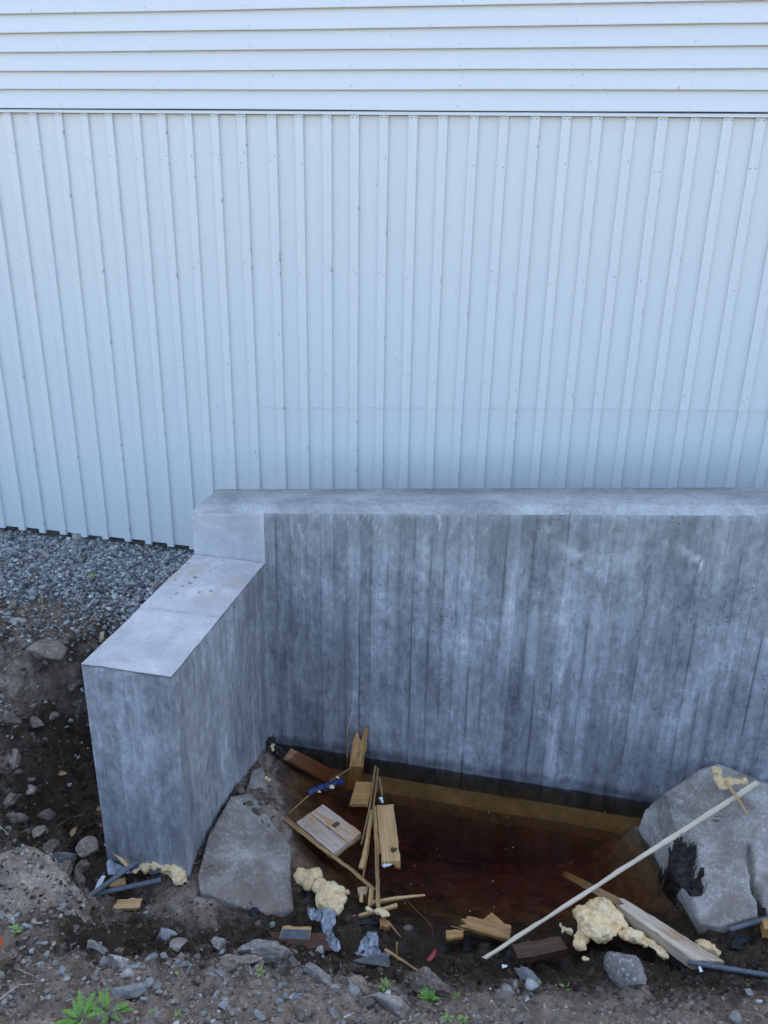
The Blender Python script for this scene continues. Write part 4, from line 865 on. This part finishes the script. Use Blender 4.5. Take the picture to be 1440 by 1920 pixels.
p = G(744, 1800); stick('stick', [p, p+np.array([-.004, .01, .085])], .013, .010, W_AMBER, 'short flat stake standing in the mud behind the slanted stick', 'stick', flat=.4)
stick('wire', [atZ(762, 1686, .03), atZ(780, 1707, .05), atZ(800, 1724, .06), atZ(810, 1738, .06), atZ(811, 1757, .045)], .0022, .0018, WIRE, 'thin rusty wire curving out of the water into the mud', 'wire', sides=6, jit=.03)
# boards at the near shore
slabpx('board', 'broken amber board with splintered left end at the near shore', 'board', [(873, 1720), (877, 1716), (958, 1735), (955, 1764)][0:0] or [(873, 1716), (959, 1735), (955, 1763), (867, 1737)], [.075, .07, .06, .065], .02, W_AMBER, ends=(.02, 0), seed=21)
slabpx('wood_offcut', 'pointed board end sticking out behind the broken amber board', 'wood piece', [(905, 1724), (921, 1711), (947, 1732), (930, 1738)], .045, .018, W_AMBER, nx=5, seed=22)
slabpx('wood_offcut', 'small squarish board piece left of the broken amber board', 'wood piece', [(836, 1744), (869, 1744), (868, 1756), (838, 1760)], .05, .015, W_AMBER, nx=4, seed=23)
stickpx('stick', 'hair-thin splinter beside the splintered end of the broken board', 'stick', [(846, 1736, .05), (872, 1744, .06)], .003, .002, W_STICK)
slabpx('wood_block', 'dark brown soaked wood block at the shore by the pale lath', 'wood block', [(960, 1771), (1050, 1755), (1065, 1779), (972, 1798)], [.10, .10, .09, .09], .045, W_DARK, seed=24)
la0, la1 = atZ(903, 1800, .06), atZ(1420, 1467, .40)
ld = la1-la0; n_ = np.cross(ld, np.array([0, 0, 1.])); n_ /= np.linalg.norm(n_)
def lath_edge(sg):
    pass
V = []; r_ = np.random.default_rng(4); nseg = 46
for i in range(nseg+1):
    t = i/nseg; p = la0+ld*t; hw_ = .0072+.0035*t; jl = r_.normal(0, .0007); lo_ = -hw_-(.0025 if .44 < t < .60 else 0)+.0018*math.sin(t*37)+r_.normal(0, .0006); hi_ = hw_+(.0 if t < .62 else .0035)+.001*math.sin(t*23)+r_.normal(0, .0006)
    for a, b in ((lo_, .0042), (hi_, .0042), (hi_, -.0042), (lo_, -.0042)): V.append(p-n_*a*-1+np.array([0, 0, b+jl]))
Fc = [(i*4+k, i*4+(k+1) % 4, i*4+4+(k+1) % 4, i*4+4+k) for i in range(nseg) for k in range(4)]+[(3, 2, 1, 0), tuple(nseg*4+k for k in range(4))]
tag(mesh('lath', V, Fc, W_PALE, frame((la0+la1)/2, ld)), 'long pale lath leaning from the shore mud up onto the right block', 'lath')
stick('stick', [atZ(1359, 1464, .41), atZ(1380, 1492, .392), atZ(1402, 1526, .36)], .009, .004, W_TAN, 'short pale stick lying across the upper end of the long lath', 'stick')
tm = slabpx('timber', 'weathered grey-brown timber lying between foam lumps at the right shore', 'timber', [(1170, 1684), (1358, 1803), (1300, 1800), (1160, 1699)], [.12, .12, .12, .12], .055, W_WEATH, seed=26, nx=16, ends=(.02, 0))
slabpx('plank', 'splintered yellowish plank dipping under water beneath the lath', 'plank', [(1062, 1634), (1163, 1684), (1156, 1698), (1058, 1644)], [-.10, .085, .075, -.10], .015, W_TAN, ends=(.03, .02), seed=27, nx=12)
slabpx('wood_offcut', 'orange-brown cut wood end at the right border above the short rebar', 'wood piece', [(1429, 1724), (1450, 1720), (1456, 1746), (1434, 1742)], .14, .05, W_AMBER, nx=4)
# grey block on the red-brown board
slabpx('board', 'dark red-brown board lying in mud under the grey block', 'board', [(503, 1746), (612, 1750), (620, 1782), (526, 1781)], [.115, .11, .105, .11], .02, W_RUST, seed=28)
gb = empty('block', atZ(553, 1755, .09), 'small grey-faced wood block resting on the dark red-brown board', 'block')
c = [atZ(528, 1741, .15), atZ(583, 1743, .15), atZ(580, 1766, .10), atZ(522, 1765, .10)]
slab('wood_core', *[q-np.array([0, 0, .002]) for q in c], .028, W_TAN, gb, nx=5, seed=29)
ctr = sum(c)/4; cc = [ctr+(q-ctr)*.93+np.array([0, -.0005, .0015]) for q in c]; slab('grey_face', *cc, .002, TILE_M, gb, nx=5, seed=30, jit=.0003)

# foam
FG = 'cured foam lumps thrown in the pit'
foam('foam_lump', 'long foam lump half wrapped by plastic film at the left shore', [(570, 1642, 18, .05), (590, 1640, 16, .06), (580, 1655, 13, .05), (602, 1662, 14, .07), (618, 1672, 18, .08), (636, 1678, 19, .07), (650, 1676, 10, .06), (610, 1690, 20, .07), (628, 1700, 15, .07)], FG, seed=11)
foam('foam_lump', 'very large cream foam lump between the long lath and the weathered timber', [(1095, 1712, 18, .09), (1115, 1702, 17, .12), (1132, 1708, 22, .12), (1106, 1735, 26, .09), (1126, 1745, 24, .09), (1146, 1722, 20, .10), (1160, 1735, 16, .09), (1092, 1758, 14, .05), (1150, 1750, 11, .08)], FG, seed=12)
foam('foam_lump', 'tapering rough foam lump right below the weathered timber', [(1180, 1752, 18, .09), (1198, 1758, 18, .09), (1217, 1770, 16, .08), (1238, 1784, 12, .07), (1245, 1792, 9, .06)], FG, seed=13)
foam('foam_lump', 'small foam lump peeking out behind the low end of the weathered timber', [(1318, 1774, 14, .07), (1334, 1778, 14, .07), (1346, 1788, 11, .07)], FG, seed=14)
foam('foam_lump', 'small foam piece left of the very large foam lump', [(1050, 1735, 8, .05), (1056, 1744, 9, .05), (1068, 1747, 8, .045)], FG, .004, seed=15)
foam('foam_lump', 'triangular foam piece under the lower left of the very large lump', [(1080, 1766, 9, .05), (1088, 1774, 9, .045), (1094, 1778, 6, .04)], FG, .004, seed=16)
foam('foam_lump', 'knobbly foam lump on top of the right block against the wall', [(1344, 1446, 10, .40), (1349, 1463, 12, .37), (1354, 1476, 10, .36), (1368, 1466, 9, .37), (1380, 1465, 8, .37), (1394, 1465, 9, .37)], FG, .004, .008, 40, 17)
foam('foam_lump', 'brownish bone-shaped foam lump at the foot of the wing wall', [(253, 1634, 8, .10), (272, 1626, 12, .11), (290, 1620, 12, .12), (312, 1628, 12, .11), (329, 1630, 17, .11), (336, 1646, 14, .10)], FG, .005, .012, 34, 18)
foam('foam_crumb', 'pale foam crumb in the inner corner of the concrete wall', [(511, 1399, 6, .05), (513, 1405, 5, .04)], None, .004, .004, 60, 19, cat='foam crumb')
foam('foam_crumb', 'pale foam crumb on the mud between the slab and the water', [(498, 1459, 5, .06), (504, 1462, 4, .05)], None, .004, .004, 60, 20, cat='foam crumb')
foam('foam_crumb', 'small pale pebble-like crumb in front of the large foam lump', [(1096, 1797, 5, .05), (1101, 1798, 4, .05)], None, .004, .003, 60, 21, cat='foam crumb')
foam('mud_lump', 'dark crumpled scrap in the inner corner behind the pale foam crumb', [(510, 1388, 9, .07), (520, 1402, 8, .05), (528, 1410, 9, .03), (503, 1392, 6, .07)], None, .005, .02, 40, 22, BLACKLUMP, 'scrap')

# rebar
stick('rebar', [atZ(1290, 1804, .10), atZ(1530, 1844, .12)], .0105, .0105, STEEL, 'long ribbed rebar lying in mud from the weathered timber to the right border', 'rebar', sides=10, jit=0, seg=.009, ridge=.24)
stick('rebar', [atZ(1368, 1743, .09), atZ(1450, 1719, .13)], .0105, .0105, STEEL, 'short ribbed rebar end below the right block', 'rebar', sides=10, jit=0, seg=.009, ridge=.24)
stick('rebar', [atZ(167, 1681, .12), atZ(260, 1614, .17)], .0105, .0105, STEEL, 'upper ribbed rebar of the pair crossing at the foot of the wing', 'rebar', sides=10, jit=0, seg=.009, ridge=.24)
stick('rebar', [atZ(178, 1677, .10), atZ(302, 1650, .11)], .0105, .0105, STEEL, 'lower ribbed rebar of the pair ending under the bone-shaped foam', 'rebar', sides=10, jit=0, seg=.009, ridge=.24)
stick('stick', [atZ(241, 1624, .10), atZ(199, 1580, .16)], .012, .014, W_TAN, 'split stick leaning on the left front edge of the wing wall', 'stick', flat=.6)
slabpx('wood_offcut', 'pale wedge-shaped board offcut on the soil below the rebar pair', 'wood piece', [(221, 1687), (267, 1683), (261, 1702), (210, 1705)], [.10, .10, .095, .095], .018, W_TAN, nx=5, seed=40)
slabpx('wood_offcut', 'dull brown board piece lying between the two crossing rebars', 'wood piece', [(205, 1652), (235, 1645), (236, 1660), (206, 1664)], .085, .018, W_STICK, nx=4, seed=41)

# film, scraps
def film(name, label, rowsP, seed, mat=FILM, cat='plastic film', amp=.012, n2=9, group=None):
    """sheet through rows of (left px, right px, z)"""
    L0 = [atZ(a, b, z) for (a, b), _, z in rowsP]; R0 = [atZ(a, b, z) for _, (a, b), z in rowsP]; V = []; m_ = 8
    T = []
    for i in range(len(rowsP)-1):
        for k in range(m_): t = k/m_; T.append((L0[i]*(1-t)+L0[i+1]*t, R0[i]*(1-t)+R0[i+1]*t))
    T.append((L0[-1], R0[-1]))
    for l_, r2 in T:
        for j in range(n2+1): V.append(l_+(r2-l_)*j/n2)
    V = np.array(V); q = V*[48, 26, 30]+seed
    V[:, 2] += amp*np.abs(fbm(q[:, 0], q[:, 1], q[:, 2], seed, 4))*2.2; V[:, 0] += amp*.5*fbm(q[:, 0]+9, q[:, 1], q[:, 2], seed, 3)
    return tag(mesh(name, V, grid_faces(len(T), n2+1), mat, None), label, cat, group)
film('plastic_film', 'crumpled grey plastic strip hanging from the foam down the mud', [((600, 1704), (632, 1712), .11), ((604, 1722), (630, 1730), .10), ((604, 1745), (622, 1748), .085), ((608, 1762), (632, 1762), .09), ((620, 1785), (640, 1785), .09)], 3, amp=.018)
film('plastic_film', 'small shiny plastic scrap at the left side of the foam', [((576, 1706), (590, 1704), .09), ((577, 1716), (602, 1712), .09), ((584, 1726), (604, 1730), .08)], 5, amp=.014)
film('plastic_film', 'second crumpled plastic piece, lying flat on mud below the sticks', [((690, 1750), (704, 1750), .075), ((678, 1764), (710, 1762), .085), ((672, 1780), (711, 1778), .09), ((664, 1794), (712, 1798), .09)], 7, amp=.02)
film('plastic_film', 'pale blue plastic scrap tucked behind the upper rebar', [((200, 1615), (206, 1613), .13), ((201, 1628), (228, 1624), .12), ((203, 1641), (248, 1638), .11)], 9, FILM, amp=.01)
film('paper_slip', 'white narrow slip standing in soil left of the rebars', [((191, 1642), (198, 1642), .14), ((183, 1654), (192, 1656), .12), ((177, 1668), (182, 1669), .10)], 11, WHITE, 'slip', .002, 3)
p0 = G(806, 1800); s_ = mpp(p0)
film('red_plastic', 'red curled plastic strip in the mud near the shore', [((814, 1781), (818, 1780), .075), ((808, 1790), (816, 1792), .075), ((800, 1801), (808, 1803), .06)], 13, RED, 'plastic strip', .004, 3)
film('orange_plastic', 'bright orange plastic piece at the left border of the bank', [((-12, 1758), (4, 1759), .47), ((-12, 1768), (6, 1768), .455), ((-12, 1776), (3, 1777), .44)], 15, ORANGE, 'plastic piece', .006, 4)
film('paper_scrap', 'tiny white scrap in the dark mud below the pale lath', [((941, 1809), (952, 1810), .075), ((942, 1816), (950, 1814), .07)], 17, WHITE, 'scrap', .003, 3)
film('foil_scrap', 'small shiny scrap under the lower rebar', [((1309, 1812), (1313, 1812), .10), ((1312, 1824), (1318, 1822), .095)], 18, WHITE, 'scrap', .003, 3)
film('red_plastic', 'tiny red scrap at the left edge of the wing wall', [((186, 1545), (192, 1544), .10), ((185, 1551), (192, 1550), .09)], 19, RED, 'plastic scrap', .002, 3)
film('cardboard_scrap', 'pale card scrap behind the sloping outer edge of the wing', [((188, 1186), (196, 1184), .46), ((186, 1204), (194, 1200), .42), ((186, 1216), (190, 1212), .38)], 20, DRYGRASS, 'scrap', .004, 3)
# thread across the boards
stick('string', [atY(467, 764, YB-.026), atY(720, 765, YB-.026), atY(1100, 767, YB-.026), atY(1500, 771, YB-.026)], .0014, .0014, THREAD, 'thin pale string stretched level across the white battens', 'string', seg=.3, jit=.05)

# ------------------------------------------------------------------ plants and leaves
def leaf_mesh(P, d, n_, L_, W_, seed, lobes=False, curl=.25):
    d = np.array(d, float); d /= np.linalg.norm(d); s = np.cross(d, n_); s /= np.linalg.norm(s); n2 = np.cross(s, d); r = np.random.default_rng(seed)
    k = 11 if lobes else 7; V = []; Fc = []
    for i in range(k):
        t = i/(k-1); w_ = W_*math.sin(math.pi*min(1, .06+.94*t**.8))*(1 if not lobes else (.5 if i % 2 else 1.15)); c_ = P+d*L_*t-n2*curl*L_*t*t*.6
        V += [c_-s*w_/2+n2*w_*.18, c_, c_+s*w_/2+n2*w_*.18]
    for i in range(k-1):
        a = i*3; Fc += [(a, a+1, a+4, a+3), (a+1, a+2, a+5, a+4)]
    return V, Fc
def plant(name, label, u, v, leaves, L_, W_, mat, seed, lobes=False, up=.6, group=None, spread=6.28, dir0=0.):
    P = G(u, v); r = np.random.default_rng(seed); o = empty(name, P, label, 'plant', group)
    for i in range(leaves):
        a = dir0+(i/leaves-.5)*spread+r.normal(0, .25); e = r.uniform(.3, 1.1)*up; l_ = L_*r.uniform(.7, 1.15)
        d = np.array([math.cos(a)*math.cos(e), math.sin(a)*math.cos(e), math.sin(e)]); st = P+d*l_*.25
        stick('stem', [P-np.array([0, 0, .01]), st], .0018, .0014, mat, parent=o, sides=4, seg=.05)
        V, Fc = leaf_mesh(st, d, np.array([0, 0, 1.]), l_, W_*r.uniform(.8, 1.2), seed+i, lobes); mesh('leaf', V, Fc, mat, None, o, smooth=True)
    return o
plant('weed', 'bright green leafy weed with toothed leaves at the bottom left', 152, 1912, 14, .078, .022, LEAF, 1, True, .6)
plant('weed', 'second half of the green weed spreading right along the slate', 204, 1900, 10, .07, .020, LEAF, 2, True, .5)
plant('weed', 'small green weed on the rock ridge at the bottom middle', 722, 1852, 12, .030, .016, LEAF2, 3, False, .8)
plant('weed', 'taller green weed growing beside the light brown slanting stone', 806, 1878, 14, .042, .018, LEAF, 4, False, 1.1)
plant('weed', 'round-leaved green weed at the left border below the blue-grey stone', 26, 1746, 8, .03, .022, LEAF2, 5, False, .4)
for i, (u, v, n_, lb) in enumerate(((392, 1895, 6, 'green seedling pair near the slate chip at the bottom edge'), (332, 1908, 6, 'green seedling right of the dry grass blade'), (437, 1914, 5, 'pale seedling at the very bottom left of centre'), (287, 1900, 4, 'yellowish seedling just right of the leafy weed'),
                                    (252, 1793, 4, 'tiny seedling by the brown half-sunk stone'), (331, 1818, 3, 'tiny seedling touching the oval slate chip'), (424, 1810, 3, 'seedling behind the standing slate chip'), (122, 1828, 4, 'small round leaf sprout left of the long slate'), (488, 1824, 4, 'tiny seedling below the crumbly clod'),
                                    (972, 1858, 5, 'small seedling in front of the curved grey stone'), (1008, 1847, 3, 'tiny seedling right of the curved grey stone'), (625, 1905, 5, 'seedling at the bottom edge left of the pale ridge'), (855, 1870, 5, 'low seedling on brown soil right of the taller weed'), (840, 1912, 6, 'seedling at the bottom edge below the taller weed'), (866, 1914, 5, 'seedling at the bottom edge right of centre'), (1060, 1853, 3, 'tiny seedling on the smooth bank'), (15, 1237, 4, 'little green sprout at the left border above the boulder'))):
    plant('seedling', lb, u, v, n_, .022, .013, LEAF2, 20+i, False, .6, 'seedlings on the banks')
def flat_leaf(label, u, v, L_, W_, mat, a, e=.25):
    P = G(u, v)+[0, 0, .012]; V, Fc = leaf_mesh(P, (math.cos(a)*math.cos(e), math.sin(a)*math.cos(e), math.sin(e)), np.array([0, -.3, 1.]), L_, W_, 1, False, .3)
    tag(mesh('fallen_leaf', V, Fc, mat, None, smooth=True), label, 'leaf')
flat_leaf('green fallen leaf lying on the gravel', 166, 1086, .055, .045, LEAF2, .8)
flat_leaf('brown dead leaf on the gravel edge right of the pale flat stone', 36, 1152, .05, .03, DRYLEAF, .3)
flat_leaf('curled brown leaf at the foot of the wing wall stone', 134, 1572, .05, .03, DRYLEAF, 1.3, .8)
flat_leaf('brown leaf on dark soil in the hollow', 110, 1455, .05, .03, DRYLEAF, .2)
flat_leaf('small brown leaf at the dark foot of the left slope', 95, 1510, .04, .025, DRYLEAF, 2.)
flat_leaf('orange-brown leaf beside the left edge of the wing wall', 182, 1523, .04, .03, DRYLEAF, .9)
flat_leaf('brown leaf below the white boards on the gravel', 90, 1007, .05, .03, DRYLEAF, .9)
def straw(label, px, r_=.0022, mat=DRYGRASS, h=.02):
    stick('straw', [G(u, v)+[0, 0, h] for u, v in px], r_, r_*.5, mat, label, 'straw', sides=5, jit=.05)
straw('bent dry grass stalk at the bottom left corner', [(0, 1915), (2, 1895), (38, 1866), (66, 1864)], .003, h=.05)
straw('dry straw on the bank above the leafy weed', [(37, 1825), (66, 1838)], .002)
straw('thin dry root along the smooth dirt below the offcut', [(285, 1691), (330, 1692)], .0025, W_STICK)
straw('dry twig curling through the dark hollow', [(112, 1552), (130, 1540), (160, 1532)], .002, W_STICK)
straw('pale straw hanging on the left slope', [(0, 1556), (18, 1569)], .0018)
straw('white straw bit at the bottom edge', [(645, 1915), (658, 1909)], .003, WHITE)
straw('brown twig on the left gravel edge', [(80, 1120), (80, 1145), (74, 1165)], .004, W_STICK)
straw('tan splinter on mud beside the slab', [(358, 1628), (374, 1622)], .003, W_TAN)
straw('white straw bit on the smooth bank right of the boulder', [(1296, 1889), (1309, 1895)], .003, DRYGRASS)

# specks of dust floating on the water
SV = []; SF = []
for _ in range(70):
    u, v = random.uniform(580, 1230), random.uniform(1500, 1760); p = atZ(u, v, .0015); a = random.uniform(0, 6); q = random.choice((.0010, .0014, .0018, .003)); k = len(SV)
    if hgt(p[0], p[1]) > -.03: continue
    for j in range(5): SV.append(p+np.array([math.cos(a+j*1.2566), math.sin(a+j*1.2566), 0])*q*random.uniform(.6, 1.3))
    SF.append(tuple(range(k, k+5)))
tag(mesh('floating_dust', SV, SF, DRYGRASS, None), 'specks of sawdust floating on the brown water', kind='stuff')
